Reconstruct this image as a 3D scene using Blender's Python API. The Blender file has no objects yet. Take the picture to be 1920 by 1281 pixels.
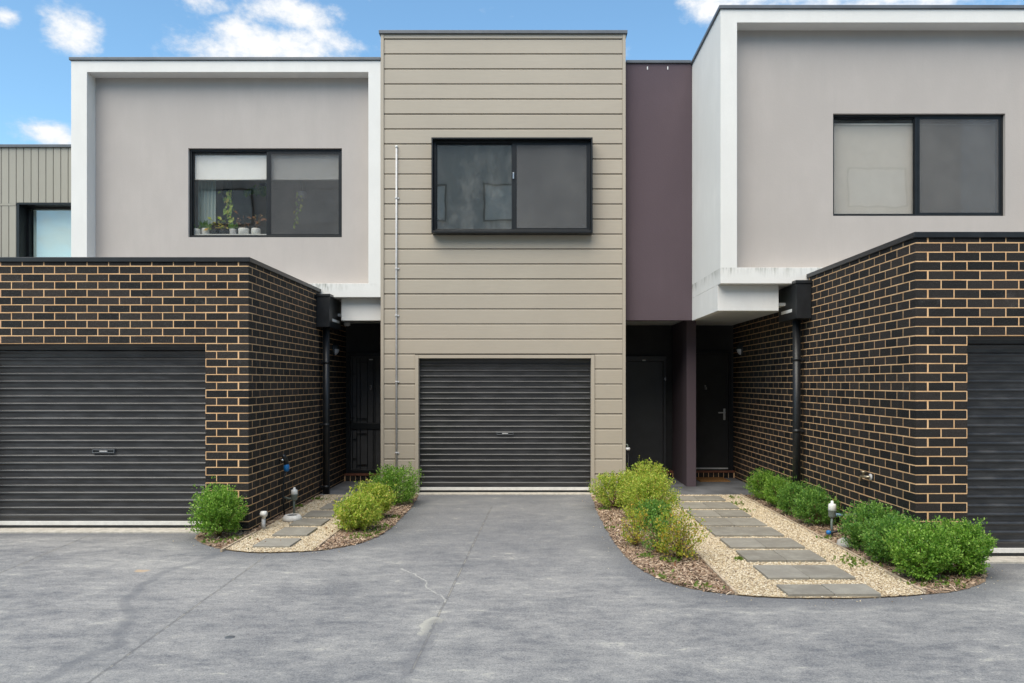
import bpy, math, random
import numpy as np
from mathutils import Vector, Matrix

random.seed(7)
rng = np.random.default_rng(7)
scene = bpy.context.scene
COL = scene.collection

# ------------------------------------------------------------------ camera
F, VX, VY, H = 1411.0, 993.0, 718.0, 1.645      # focal (px of 1920), vanishing point, eye height
cam_d = bpy.data.cameras.new('camera')
cam = bpy.data.objects.new('camera', cam_d)
COL.objects.link(cam)
cam.location = (0, 0, H)
cam.rotation_euler = (math.radians(90), 0, 0)
cam_d.sensor_width = 36.0
cam_d.lens = F / 1920 * 36
cam_d.shift_x = (960 - VX) / 1920
cam_d.shift_y = (VY - 640.5) / 1920
cam_d.clip_start = 0.05
cam_d.clip_end = 2000
scene.camera = cam

# ------------------------------------------------------------------ node helper
class NT:
    def __init__(self, tree):
        self.t = tree; self.n = tree.nodes; self.l = tree.links
    def node(self, kind, **kw):
        nd = self.n.new(kind)
        for k, v in kw.items():
            setattr(nd, k, v)
        return nd
    def put(self, sock, v):
        if isinstance(v, bpy.types.NodeSocket):
            self.l.new(v, sock)
        elif v is not None:
            sock.default_value = v
    def math(self, op, a, b=None, c=None, clamp=False):
        nd = self.node('ShaderNodeMath', operation=op, use_clamp=clamp)
        self.put(nd.inputs[0], a)
        if b is not None: self.put(nd.inputs[1], b)
        if c is not None: self.put(nd.inputs[2], c)
        return nd.outputs[0]
    def mix(self, f, a, b, blend='MIX'):
        nd = self.node('ShaderNodeMix', data_type='RGBA', blend_type=blend)
        self.put(nd.inputs[0], f)
        self.put(nd.inputs[6], a if not isinstance(a, tuple) else (*a[:3], 1))
        self.put(nd.inputs[7], b if not isinstance(b, tuple) else (*b[:3], 1))
        return nd.outputs[2]
    def noise(self, vec, scale, detail=4, rough=.55, dist=0.0):
        nd = self.node('ShaderNodeTexNoise')
        if vec is not None: self.l.new(vec, nd.inputs['Vector'])
        nd.inputs['Scale'].default_value = scale
        nd.inputs['Detail'].default_value = detail
        nd.inputs['Roughness'].default_value = rough
        nd.inputs['Distortion'].default_value = dist
        return nd.outputs[0]
    def sstep(self, v, a, b, lo=0.0, hi=1.0):
        nd = self.node('ShaderNodeMapRange', interpolation_type='SMOOTHSTEP')
        self.put(nd.inputs[0], v)
        nd.inputs[1].default_value = a; nd.inputs[2].default_value = b
        nd.inputs[3].default_value = lo; nd.inputs[4].default_value = hi
        return nd.outputs[0]
    def pos(self):
        return self.node('ShaderNodeNewGeometry').outputs['Position']
    def mapping(self, vec, scale=(1, 1, 1), loc=(0, 0, 0)):
        nd = self.node('ShaderNodeMapping')
        self.l.new(vec, nd.inputs[0])
        nd.inputs['Scale'].default_value = scale
        nd.inputs['Location'].default_value = loc
        return nd.outputs[0]
    def sep(self, vec):
        nd = self.node('ShaderNodeSeparateXYZ'); self.l.new(vec, nd.inputs[0])
        return nd.outputs

# ------------------------------------------------------------------ sky
SUN_EL, SUN_AZ = 57.0, 208.0        # degrees; azimuth clockwise from +Y (camera looks along +Y)
world = bpy.data.worlds.new('World')
scene.world = world
world.use_nodes = True
w = NT(world.node_tree)
w.n.clear()
wo = w.node('ShaderNodeOutputWorld')
bg = w.node('ShaderNodeBackground')
w.l.new(bg.outputs[0], wo.inputs[0])
sky = w.node('ShaderNodeTexSky', sky_type='NISHITA')
sky.sun_disc = False
sky.sun_elevation = math.radians(SUN_EL)
sky.sun_rotation = math.radians(SUN_AZ)
sky.altitude = 60
sky.air_density = 1.0
sky.dust_density = 0.35
sky.ozone_density = 1.6
tc = w.node('ShaderNodeTexCoord').outputs['Generated']
sx, sy, sz = w.sep(tc)
az = w.math('ARCTAN2', sx, sy)
hyp = w.math('SQRT', w.math('ADD', w.math('MULTIPLY', sx, sx), w.math('MULTIPLY', sy, sy)))
el = w.math('ARCTAN2', sz, hyp)
ae = w.node('ShaderNodeCombineXYZ'); w.l.new(az, ae.inputs[0]); w.l.new(el, ae.inputs[1])
warp = w.noise(w.mapping(ae.outputs[0], (1, 1.5, 1)), 9, 7, .62)
warp = w.math('SUBTRACT', warp, .5)
warp2 = w.math('SUBTRACT', w.noise(w.mapping(ae.outputs[0], (1, 1.5, 1), (3.3, 1.7, 0)), 34, 6, .65), .5)
dens = None
# cumulus in view: azimuth, elevation and half sizes, read off the picture
for (px, py, rx, ry) in [(505, 92, 185, 52), (455, 62, 85, 30), (610, 88, 75, 32), (530, 26, 100, 30), (128, 54, 62, 38),
                         (378, 4, 55, 22), (12, 32, 32, 18), (90, 252, 72, 24), (1335, 6, 70, 34), (1700, -8, 160, 12)]:
    u, v = (px - VX) / F, (VY - py) / F
    a0 = math.atan2(u, 1); e0 = math.atan2(v, math.hypot(1, u))
    da = w.math('DIVIDE', w.math('SUBTRACT', az, a0), rx / F / (1 + u * u))
    de = w.math('DIVIDE', w.math('SUBTRACT', el, e0), ry / F * .93)
    r2 = w.math('ADD', w.math('MULTIPLY', da, da), w.math('MULTIPLY', de, de))
    b = w.math('SUBTRACT', 1.0, r2)
    dens = b if dens is None else w.math('MAXIMUM', dens, b)
# the rest of the sky: the same broken cumulus
field = w.noise(w.mapping(tc, (1, 1, 1.8), (1.2, 7.3, 2.4)), 2.8, 5, .6)
rest = w.math('MULTIPLY', w.math('SUBTRACT', field, .60), 12.0)
dens = w.math('MAXIMUM', dens, rest)
dens = w.math('ADD', dens, w.math('MULTIPLY', warp, 4.2))
dens = w.math('ADD', dens, w.math('MULTIPLY', warp2, 2.4))
cmask = w.sstep(dens, -.45, 1.15)
cshade = w.sstep(dens, .1, 1.7)
SKY_STR = 0.10
cloud = w.mix(cshade, (4.9, 5.15, 5.45), (6.1, 6.1, 6.1))
skycol = w.mix(1.0, sky.outputs[0], (1.05, 1.31, 1.30), 'MULTIPLY')
w.l.new(w.mix(cmask, skycol, cloud), bg.inputs[0])
bg.inputs[1].default_value = SKY_STR

# ------------------------------------------------------------------ sun (veiled by cloud: wide)
sd = bpy.data.lights.new('sun', 'SUN')
sd.energy = 3.0
sd.angle = math.radians(62)
sd.color = (1.0, 0.90, 0.74)
sun = bpy.data.objects.new('sun', sd)
COL.objects.link(sun)
e, a = math.radians(SUN_EL), math.radians(SUN_AZ)
sdir = Vector((math.cos(e) * math.sin(a), math.cos(e) * math.cos(a), math.sin(e)))
sun.rotation_euler = sdir.to_track_quat('Z', 'Y').to_euler()
sun.location = sdir * 40

vs = scene.view_settings
vs.view_transform = 'Standard'; vs.look = 'None'; vs.gamma = 1.0; vs.exposure = 0.83
vs.use_curve_mapping = False
scene.render.engine = 'CYCLES'
scene.render.resolution_x, scene.render.resolution_y = 1024, 683

# ------------------------------------------------------------------ pixel helpers
def gp(px, py, z=-0.02):
    """ground point under a pixel"""
    Y = F * (H - z) / (py - VY)
    return ((px - VX) * Y / F, Y)
def wx(px, Y): return (px - VX) * Y / F
def wz(py, Y): return H + (VY - py) * Y / F

# ------------------------------------------------------------------ mesh builder
class MB:
    def __init__(self):
        self.v = []; self.f = []; self.sm = []
    def add(self, vs_, fs, smooth=False):
        o = len(self.v)
        self.v.extend([tuple(p) for p in vs_])
        for f in fs:
            self.f.append(tuple(i + o for i in f)); self.sm.append(smooth)
        return self
    def box(self, x0, x1, y0, y1, z0, z1):
        if x0 > x1: x0, x1 = x1, x0
        if y0 > y1: y0, y1 = y1, y0
        if z0 > z1: z0, z1 = z1, z0
        return self.add([(x0, y0, z0), (x1, y0, z0), (x1, y1, z0), (x0, y1, z0), (x0, y0, z1), (x1, y0, z1), (x1, y1, z1), (x0, y1, z1)],
                        [(0, 3, 2, 1), (4, 5, 6, 7), (0, 1, 5, 4), (1, 2, 6, 5), (2, 3, 7, 6), (3, 0, 4, 7)])
    def frame(self, X0, X1, Z0, Z1, x0, x1, z0, z1, y0, y1):
        """rectangular tube along Y: outer and inner rectangles"""
        o = [(X0, Z0), (X1, Z0), (X1, Z1), (X0, Z1)]; i = [(x0, z0), (x1, z0), (x1, z1), (x0, z1)]
        V = [(x, y0, z) for x, z in o] + [(x, y0, z) for x, z in i] + [(x, y1, z) for x, z in o] + [(x, y1, z) for x, z in i]
        fs = []
        for k in range(4):
            j = (k + 1) % 4
            fs += [(k, j, 4 + j, 4 + k), (8 + j, 8 + k, 12 + k, 12 + j), (j, k, 8 + k, 8 + j), (4 + k, 4 + j, 12 + j, 12 + k)]
        return self.add(V, fs)
    def extrude_x(self, prof, x0, x1, caps=True):
        """prof: closed (y,z) loop"""
        n = len(prof)
        V = [(x0, y, z) for y, z in prof] + [(x1, y, z) for y, z in prof]
        fs = [(k, (k + 1) % n, n + (k + 1) % n, n + k) for k in range(n)]
        if caps: fs += [tuple(range(n - 1, -1, -1)), tuple(range(n, 2 * n))]
        return self.add(V, fs)
    def prism(self, pts, z0, z1):
        n = len(pts)
        V = [(x, y, z0) for x, y in pts] + [(x, y, z1) for x, y in pts]
        fs = [(k, (k + 1) % n, n + (k + 1) % n, n + k) for k in range(n)]
        fs += [tuple(range(n - 1, -1, -1)), tuple(range(n, 2 * n))]
        return self.add(V, fs)
    def lathe(self, prof, c=(0, 0, 0), seg=16, smooth=True):
        V = []; fs = []
        for r, z in prof:
            for k in range(seg):
                t = 2 * math.pi * k / seg
                V.append((c[0] + r * math.cos(t), c[1] + r * math.sin(t), c[2] + z))
        for i in range(len(prof) - 1):
            for k in range(seg):
                j = (k + 1) % seg
                fs.append((i * seg + k, i * seg + j, (i + 1) * seg + j, (i + 1) * seg + k))
        fs.append(tuple(range(seg - 1, -1, -1)))
        fs.append(tuple(range((len(prof) - 1) * seg, len(prof) * seg)))
        return self.add(V, fs, smooth)
    def tube(self, pts, r, seg=10, r1=None):
        pts = [Vector(p) for p in pts]
        r1 = r if r1 is None else r1
        V = []; fs = []
        n = len(pts)
        up = None
        for i, p in enumerate(pts):
            d = (pts[min(i + 1, n - 1)] - pts[max(i - 1, 0)]).normalized()
            if up is None:
                up = Vector((1, 0, 0)) if abs(d.x) < .9 else Vector((0, 1, 0))
            s = d.cross(up).normalized(); up = s.cross(d).normalized()
            rr = r + (r1 - r) * i / max(1, n - 1)
            for k in range(seg):
                t = 2 * math.pi * k / seg
                V.append(p + (s * math.cos(t) + up * math.sin(t)) * rr)
        for i in range(n - 1):
            for k in range(seg):
                j = (k + 1) % seg
                fs.append((i * seg + k, i * seg + j, (i + 1) * seg + j, (i + 1) * seg + k))
        fs.append(tuple(range(seg - 1, -1, -1))); fs.append(tuple(range((n - 1) * seg, n * seg)))
        return self.add(V, fs, True)
    def mesh(self, name, mat=None):
        me = bpy.data.meshes.new(name)
        me.from_pydata(self.v, [], self.f)
        me.polygons.foreach_set('use_smooth', self.sm)
        if mat: me.materials.append(mat)
        me.update()
        return me
    def build(self, name, mat, parent=None, bevel=0.0, loc=None):
        return link(name, self.mesh(name, mat), parent, bevel, loc)

def link(name, me, parent=None, bevel=0.0, loc=None):
    o = bpy.data.objects.new(name, me)
    COL.objects.link(o)
    if loc is not None: o.location = loc
    if parent is not None: put_under(o, parent)
    if bevel:
        m = o.modifiers.new('bevel', 'BEVEL'); m.width = bevel; m.segments = 2; m.limit_method = 'ANGLE'; m.angle_limit = math.radians(40)
    return o
def put_under(o, parent):
    o.parent = parent
    o.matrix_parent_inverse = world_of(parent).inverted()
def world_of(o):
    m = Matrix.LocRotScale(o.location, o.rotation_euler, o.scale)
    if o.parent is not None:
        m = world_of(o.parent) @ o.matrix_parent_inverse @ m
    return m
def tag(o, label=None, cat=None, group=None, kind=None):
    if label: o['label'] = label
    if cat: o['category'] = cat
    if group: o['group'] = group
    if kind: o['kind'] = kind
    return o
def thing(name, label, cat, loc=(0, 0, 0), group=None):
    o = bpy.data.objects.new(name, None)
    COL.objects.link(o); o.location = loc; o.empty_display_size = .1
    return tag(o, label, cat, group)
def np_mesh(name, V, Fq, mat, smooth=False):
    """V (n,3), Fq (m,k) uniform polygons"""
    me = bpy.data.meshes.new(name)
    m, k = Fq.shape
    me.vertices.add(len(V)); me.vertices.foreach_set('co', np.asarray(V, np.float32).ravel())
    me.loops.add(m * k); me.loops.foreach_set('vertex_index', Fq.astype(np.int32).ravel())
    me.polygons.add(m)
    me.polygons.foreach_set('loop_start', np.arange(0, m * k, k, dtype=np.int32))
    me.polygons.foreach_set('loop_total', np.full(m, k, np.int32))
    me.polygons.foreach_set('use_smooth', np.full(m, smooth))
    me.update(calc_edges=True); me.validate()
    if mat: me.materials.append(mat)
    return me

# ------------------------------------------------------------------ materials
def new_mat(name):
    m = bpy.data.materials.new(name); m.use_nodes = True
    t = NT(m.node_tree)
    p = t.n['Principled BSDF']
    return m, t, p
def bump(t, p, h, strength=.3, dist=.01):
    b = t.node('ShaderNodeBump'); b.inputs['Strength'].default_value = strength; b.inputs['Distance'].default_value = dist
    t.l.new(h, b.inputs['Height']); t.l.new(b.outputs[0], p.inputs['Normal'])
def simple(name, col, rough=.6, spec=.5, var=.12, scale=6, bs=.0, bscale=200, metal=0):
    m, t, p = new_mat(name)
    P = t.pos()
    n = t.noise(P, scale, 5, .6)
    f = t.sstep(n, .3, .7)
    c0 = tuple(c * (1 - var) for c in col); c1 = tuple(min(1, c * (1 + var)) for c in col)
    t.put(p.inputs['Base Color'], t.mix(f, c0, c1))
    p.inputs['Roughness'].default_value = rough
    p.inputs['Specular IOR Level'].default_value = spec
    p.inputs['Metallic'].default_value = metal
    if bs: bump(t, p, t.noise(P, bscale, 3, .6), bs, .004)
    return m

def stucco(name, col, stain=None, bs=.35):
    """trowelled render; stain=(z0,z1): mould that grows down from a ledge"""
    m, t, p = new_mat(name)
    P = t.pos()
    big = t.sstep(t.noise(P, .9, 5, .6), .3, .72)
    mid = t.sstep(t.noise(t.mapping(P, (1, 1, .35)), 5, 5, .62), .25, .75)
    fine = t.noise(P, 160, 3, .6)
    c = t.mix(big, tuple(x * .93 for x in col), tuple(min(1, x * 1.04) for x in col))
    rs = t.sstep(t.noise(t.mapping(P, (7, 7, .35)), 1.6, 6, .7), .5, .78)
    c = t.mix(t.math('MULTIPLY', rs, .45), c, tuple(x * .88 for x in col))
    c = t.mix(t.math('MULTIPLY', mid, .7), c, tuple(x * .91 for x in col))
    c = t.mix(t.math('MULTIPLY', t.sstep(fine, .35, .6), .35), c, tuple(x * .90 for x in col))
    if stain:
        z = t.sep(P)[2]
        st = t.math('MULTIPLY', t.math('ADD', t.noise(t.mapping(P, (75, 75, 2.2)), 1.0, 5, .7), t.noise(t.mapping(P, (16, 16, 3.0)), 1.0, 5, .7)), .5)
        bl = t.noise(P, 1.4, 3, .5)
        for (z0, z1, amt, colr) in stain:
            k = t.sstep(z, z0, z1)
            if z1 > z0: k = t.math('MULTIPLY', k, t.math('LESS_THAN', z, z1 + .004))
            k = t.math('MULTIPLY', k, t.sstep(st, .44, .62))
            k = t.math('MULTIPLY', k, t.sstep(bl, .34, .55))
            c = t.mix(t.math('MULTIPLY', k, amt), c, colr)
    t.put(p.inputs['Base Color'], c)
    p.inputs['Roughness'].default_value = .85
    p.inputs['Specular IOR Level'].default_value = .25
    h = t.math('ADD', t.math('MULTIPLY', fine, .6), t.noise(P, 45, 3, .6))
    bump(t, p, h, bs, .004)
    return m

M = {}
M['white'] = stucco('white_render', (.745, .735, .71), [(2.97, 3.12, .95, (.13, .14, .10)), (6.43, 6.38, 0, (.5, .5, .5))])
M['taupe'] = stucco('taupe_render', (.455, .417, .392), [(3.32, 3.13, .35, (.32, .28, .22))])
M['purple'] = stucco('plum_render', (.098, .073, .086))
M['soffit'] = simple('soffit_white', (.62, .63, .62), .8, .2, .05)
M['cap'] = simple('grey_metal_cap', (.095, .105, .118), .38, .5, .15, 3)
M['black_metal'] = simple('black_metal', (.014, .0155, .018), .38, .42, .2, 9)
M['window_frame'] = simple('window_aluminium', (.009, .0105, .0125), .38, .35, .2, 9)
M['charcoal'] = simple('charcoal_paint', (.018, .018, .020), .55, .4, .2, 4)
M['door_grey'] = simple('door_paint', (.035, .036, .040), .42, .5, .12, 3)
M['sill_red'] = simple('timber_sill', (.16, .06, .035), .6, .4, .25, 14)
M['backing'] = simple('dark_backing', (.03, .028, .026), .9, .1)
M['interior'] = simple('room_wall', (.33, .30, .28), .9, .1, .06)
M['white_plastic'] = simple('white_plastic', (.72, .72, .70), .4, .5, .06, 30)
M['galv'] = simple('grey_conduit', (.50, .50, .51), .4, .5, .1, 30)
M['chrome'] = simple('chrome', (.6, .6, .6), .25, .5, .05, 30, metal=1)
M['green_pipe'] = simple('green_grey_pipe', (.17, .20, .18), .5, .5, .2, 40)
M['blue_plastic'] = simple('blue_plastic', (.01, .15, .42), .4, .5, .15, 40)
M['blind'] = simple('white_blind', (.90, .90, .90), .9, .1, .02)
M['grey_blind'] = simple('light_blind', (.60, .575, .545), .9, .1, .03)
M['dark_blind'] = simple('grey_blind', (.105, .105, .104), .9, .1, .06, 2)
M['curtain'] = simple('green_curtain', (.40, .47, .45), .9, .1, .05)
M['concrete'] = simple('threshold_concrete', (.46, .43, .38), .8, .2, .18, 12, .3, 120)
M['rubber'] = simple('weather_strip', (.62, .61, .59), .6, .3, .08, 12)
M['edging'] = simple('timber_edging', (.42, .34, .25), .85, .2, .3, 18, .4, 60)
M['mat_fibre'] = simple('coir_mat', (.27, .145, .06), .95, .1, .3, 60, .8, 300)
M['rock'] = simple('pale_rock', (.50, .48, .44), .85, .2, .2, 20, .5, 60)
M['stem'] = simple('woody_stem', (.16, .10, .055), .85, .2, .3, 30)
M['lens'] = simple('lamp_lens', (.55, .55, .60), .35, .5, .03)

def clad_mat(name, col, axis):
    m, t, p = new_mat(name)
    P = t.pos()
    sc = (1.2, 9, 26) if axis == 'x' else (26, 9, 1.2)
    g = t.noise(t.mapping(P, sc), 3.2, 6, .65)
    ob = t.node('ShaderNodeObjectInfo').outputs['Random']
    big = t.sstep(t.noise(P, 1.1, 4, .6), .3, .7)
    k = t.math('ADD', t.math('MULTIPLY', ob, .45), t.math('MULTIPLY', big, .55))
    c = t.mix(k, tuple(x * .94 for x in col), tuple(x * 1.05 for x in col))
    c = t.mix(t.math('MULTIPLY', t.sstep(g, .35, .7), .30), c, tuple(x * .86 for x in col))
    t.put(p.inputs['Base Color'], c)
    p.inputs['Roughness'].default_value = .6
    p.inputs['Specular IOR Level'].default_value = .4
    bump(t, p, g, .22, .004)
    return m
M['clad'] = clad_mat('clad_boards', (.395, .349, .285), 'x')
M['vclad'] = clad_mat('grey_timber_boards', (.31, .295, .25), 'z')

def brick_mat():
    m, t, p = new_mat('dark_brick')
    P = t.pos()
    isl = t.node('ShaderNodeNewGeometry').outputs['Random Per Island']
    ob = t.node('ShaderNodeObjectInfo').outputs['Random']
    r = t.math('FRACT', t.math('ADD', isl, ob))
    c = t.mix(r, (.0075, .0078, .0085), (.030, .0255, .023))
    r2 = t.math('FRACT', t.math('MULTIPLY', r, 7.31))
    c = t.mix(t.math('MULTIPLY', t.sstep(r2, .72, 1.0), .7), c, (.040, .031, .027))
    sp = t.noise(P, 120, 4, .75)
    c = t.mix(t.math('MULTIPLY', t.sstep(sp, .55, .70), .8), c, (.10, .097, .10))
    c = t.mix(t.math('MULTIPLY', t.sstep(sp, .47, .33), .75), c, (.005, .005, .005))
    eff = t.sstep(t.noise(P, 2.3, 7, .75), .58, .78)
    c = t.mix(t.math('MULTIPLY', eff, .28), c, (.22, .21, .21))
    t.put(p.inputs['Base Color'], c)
    p.inputs['Roughness'].default_value = .70
    p.inputs['Specular IOR Level'].default_value = .25
    h = t.math('ADD', t.noise(P, 150, 4, .7), t.math('MULTIPLY', t.noise(P, 32, 3, .6), .8))
    bump(t, p, h, 1.0, .008)
    return m
M['brick'] = brick_mat()
def mortar_mat():
    m, t, p = new_mat('sandy_mortar')
    P = t.pos()
    f = t.sstep(t.noise(P, 7, 6, .65), .3, .7)
    c = t.mix(f, (.62, .37, .19), (.78, .51, .29))
    c = t.mix(t.math('MULTIPLY', t.sstep(t.noise(P, 260, 2, .6), .5, .7), .4), c, (.72, .52, .33))
    t.put(p.inputs['Base Color'], c)
    p.inputs['Roughness'].default_value = .95; p.inputs['Specular IOR Level'].default_value = .1
    bump(t, p, t.noise(P, 180, 3, .7), .6, .004)
    return m
M['mortar'] = mortar_mat()

def door_mat():
    m, t, p = new_mat('roller_door_steel')
    P = t.pos()
    n = t.sstep(t.noise(t.mapping(P, (1.3, 1, 5)), 2.5, 6, .65), .35, .75)
    t.put(p.inputs['Base Color'], t.mix(n, (.018, .0195, .0225), (.048, .049, .053)))
    t.put(p.inputs['Roughness'], t.sstep(n, 0, 1, .28, .44))
    p.inputs['Specular IOR Level'].default_value = .65
    bump(t, p, t.noise(t.mapping(P, (1, 1, 2)), 4, 4, .6), .16, .02)
    return m
M['roller'] = door_mat()

def glass_mat(name, refl, tint, dirt=.0):
    m, t, p = new_mat(name)
    t.n.remove(p)
    out = t.n['Material Output']
    tr = t.node('ShaderNodeBsdfTransparent'); tr.inputs[0].default_value = (*tint, 1)
    gl = t.node('ShaderNodeBsdfGlossy'); gl.inputs['Roughness'].default_value = .015
    gl.inputs[0].default_value = (.95, .97, 1, 1)
    ge = t.node('ShaderNodeNewGeometry')
    dt = t.node('ShaderNodeVectorMath', operation='DOT_PRODUCT'); t.l.new(ge.outputs['Normal'], dt.inputs[0]); t.l.new(ge.outputs['Incoming'], dt.inputs[1])
    schlick = t.math('ADD', .04, t.math('MULTIPLY', .96, t.math('POWER', t.math('SUBTRACT', 1.0, t.math('ABSOLUTE', dt.outputs['Value'])), 5.0)))
    P = t.pos()
    b = t.node('ShaderNodeBump'); b.inputs['Strength'].default_value = .05; b.inputs['Distance'].default_value = .02
    t.l.new(t.noise(P, 1.6, 2, .5), b.inputs['Height']); t.l.new(b.outputs[0], gl.inputs['Normal'])
    mx = t.node('ShaderNodeMixShader')
    t.put(mx.inputs[0], t.math('ADD', t.math('MULTIPLY', schlick, 1.6), refl, clamp=True))
    t.l.new(tr.outputs[0], mx.inputs[1]); t.l.new(gl.outputs[0], mx.inputs[2])
    sh = mx.outputs[0]
    if dirt:
        df = t.node('ShaderNodeBsdfDiffuse'); df.inputs[0].default_value = (.45, .44, .42, 1)
        m2 = t.node('ShaderNodeMixShader')
        dn = t.sstep(t.noise(t.mapping(P, (1, 1, .6)), 3.2, 7, .7), .35, .8)
        t.put(m2.inputs[0], t.math('MULTIPLY', dn, dirt))
        t.l.new(sh, m2.inputs[1]); t.l.new(df.outputs[0], m2.inputs[2]); sh = m2.outputs[0]
    t.l.new(sh, out.inputs[0])
    return m
M['glass'] = glass_mat('clear_glass', .015, (.95, .945, .93), .03)
M['glass_dusty'] = glass_mat('dusty_glass', .09, (.85, .87, .86), .16)
def screen_mat(name, alpha):
    m, t, p = new_mat(name)
    t.n.remove(p)
    out = t.n['Material Output']
    tr = t.node('ShaderNodeBsdfTransparent')
    df = t.node('ShaderNodeBsdfDiffuse')
    P = t.pos()
    n = t.sstep(t.noise(P, 2.0, 6, .65), .3, .75)
    t.put(df.inputs[0], t.mix(n, (.13, .132, .137), (.175, .175, .176)))
    mx = t.node('ShaderNodeMixShader'); mx.inputs[0].default_value = alpha
    t.l.new(tr.outputs[0], mx.inputs[1]); t.l.new(df.outputs[0], mx.inputs[2]); t.l.new(mx.outputs[0], out.inputs[0])
    return m
M['screen'] = screen_mat('fly_screen_mesh', .45)
M['screen_fine'] = screen_mat('fine_fly_screen_mesh', .24)

def leaf_mat(name, cols):
    m, t, p = new_mat(name)
    isl = t.node('ShaderNodeNewGeometry').outputs['Random Per Island']
    r = t.node('ShaderNodeValToRGB')
    els = r.color_ramp.elements
    els[0].position = 0; els[0].color = (*cols[0], 1); els[1].position = 1; els[1].color = (*cols[-1], 1)
    for i, c in enumerate(cols[1:-1]):
        e_ = els.new((i + 1) / (len(cols) - 1)); e_.color = (*c, 1)
    t.l.new(isl, r.inputs[0])
    t.put(p.inputs['Base Color'], r.outputs[0])
    p.inputs['Roughness'].default_value = .42
    p.inputs['Specular IOR Level'].default_value = .45
    out = t.n['Material Output']
    tl = t.node('ShaderNodeBsdfTranslucent'); t.l.new(r.outputs[0], tl.inputs[0])
    mx = t.node('ShaderNodeMixShader'); mx.inputs[0].default_value = .45
    t.l.new(p.outputs[0], mx.inputs[1]); t.l.new(tl.outputs[0], mx.inputs[2]); t.l.new(mx.outputs[0], out.inputs[0])
    return m
M['leaf_green'] = leaf_mat('box_leaves_green', [(0.081, 0.196, 0.023), (0.149, 0.322, 0.034), (0.253, 0.460, 0.057), (0.414, 0.598, 0.127)])
M['leaf_deep'] = leaf_mat('box_leaves_deep', [(0.057, 0.161, 0.029), (0.103, 0.253, 0.040), (0.184, 0.368, 0.057), (0.310, 0.494, 0.103)])
M['leaf_lime'] = leaf_mat('box_leaves_lime', [(0.149, 0.265, 0.023), (0.276, 0.425, 0.040), (0.425, 0.564, 0.069), (0.575, 0.620, 0.127), (0.598, 0.506, 0.092)])
M['leaf_gold'] = leaf_mat('box_leaves_gold', [(0.127, 0.230, 0.023), (0.253, 0.380, 0.034), (0.437, 0.483, 0.057), (0.552, 0.483, 0.069), (0.620, 0.368, 0.052)])
M['leaf_weed'] = leaf_mat('weed_leaves', [(.10, .20, .03), (.22, .30, .05)])
M['leaf_brown'] = leaf_mat('russet_leaves', [(.10, .13, .03), (.25, .13, .06), (.36, .17, .09)])

def stone_mat(name, cols, rough=.85):
    m, t, p = new_mat(name)
    isl = t.node('ShaderNodeNewGeometry').outputs['Random Per Island']
    r = t.node('ShaderNodeValToRGB'); r.color_ramp.interpolation = 'CONSTANT'
    els = r.color_ramp.elements
    n = len(cols)
    els[0].position = 0; els[0].color = (*cols[0], 1); els[1].position = 1 / n; els[1].color = (*cols[1], 1)
    for i in range(2, n):
        e_ = els.new(i / n); e_.color = (*cols[i], 1)
    t.l.new(isl, r.inputs[0]); t.put(p.inputs['Base Color'], r.outputs[0])
    p.inputs['Roughness'].default_value = rough; p.inputs['Specular IOR Level'].default_value = .25
    return m
M['gravel'] = stone_mat('cream_pebbles', [(0.581, 0.499, 0.360), (0.484, 0.387, 0.264), (0.634, 0.568, 0.448), (0.546, 0.464, 0.336), (0.405, 0.327, 0.224), (0.651, 0.585, 0.464), (0.581, 0.482, 0.328), (0.246, 0.189, 0.136)])
M['mulch'] = stone_mat('bark_chips', [(0.290, 0.195, 0.128), (0.189, 0.128, 0.090), (0.435, 0.323, 0.232), (0.246, 0.165, 0.112), (0.551, 0.435, 0.323), (0.131, 0.090, 0.068), (0.348, 0.247, 0.180)], .9)

def ground_mat(name, c0, c1, scale, moss=0):
    m, t, p = new_mat(name)
    P = t.pos()
    c = t.mix(t.sstep(t.noise(P, scale, 6, .7), .32, .68), c0, c1)
    if moss:
        k = t.sstep(t.noise(P, 1.7, 5, .65), .58, .72)
        c = t.mix(t.math('MULTIPLY', k, moss), c, (.30, .27, .06))
    t.put(p.inputs['Base Color'], c)
    p.inputs['Roughness'].default_value = .95; p.inputs['Specular IOR Level'].default_value = .1
    bump(t, p, t.noise(P, 70, 4, .7), .8, .01)
    return m
M['soil'] = ground_mat('bed_soil', (.15, .105, .075), (.34, .26, .19), 40, .5)
M['sand'] = ground_mat('path_sand', (.34, .26, .165), (.56, .46, .31), 55, .35)
def paver_mat():
    m, t, p = new_mat('grey_paver')
    P = t.pos()
    ob = t.node('ShaderNodeObjectInfo').outputs['Random']
    c = t.mix(ob, (.19, .176, .15), (.25, .235, .205))
    c = t.mix(t.math('MULTIPLY', t.sstep(t.noise(P, 5, 8, .75), .4, .7), .6), c, (.33, .315, .27))
    c = t.mix(t.math('MULTIPLY', t.sstep(t.noise(P, 3.1, 7, .75), .55, .72), .45), c, (.12, .105, .075))
    c = t.mix(t.math('MULTIPLY', t.sstep(t.noise(P, 140, 3, .6), .5, .7), .4), c, (.14, .14, .13))
    t.put(p.inputs['Base Color'], c)
    p.inputs['Roughness'].default_value = .8
    bump(t, p, t.noise(P, 160, 3, .6), .3, .003)
    return m
M['paver'] = paver_mat()
M['porch'] = simple('porch_concrete', (.155, .160, .172), .6, .4, .3, 2.2, .25, 130)

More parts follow.
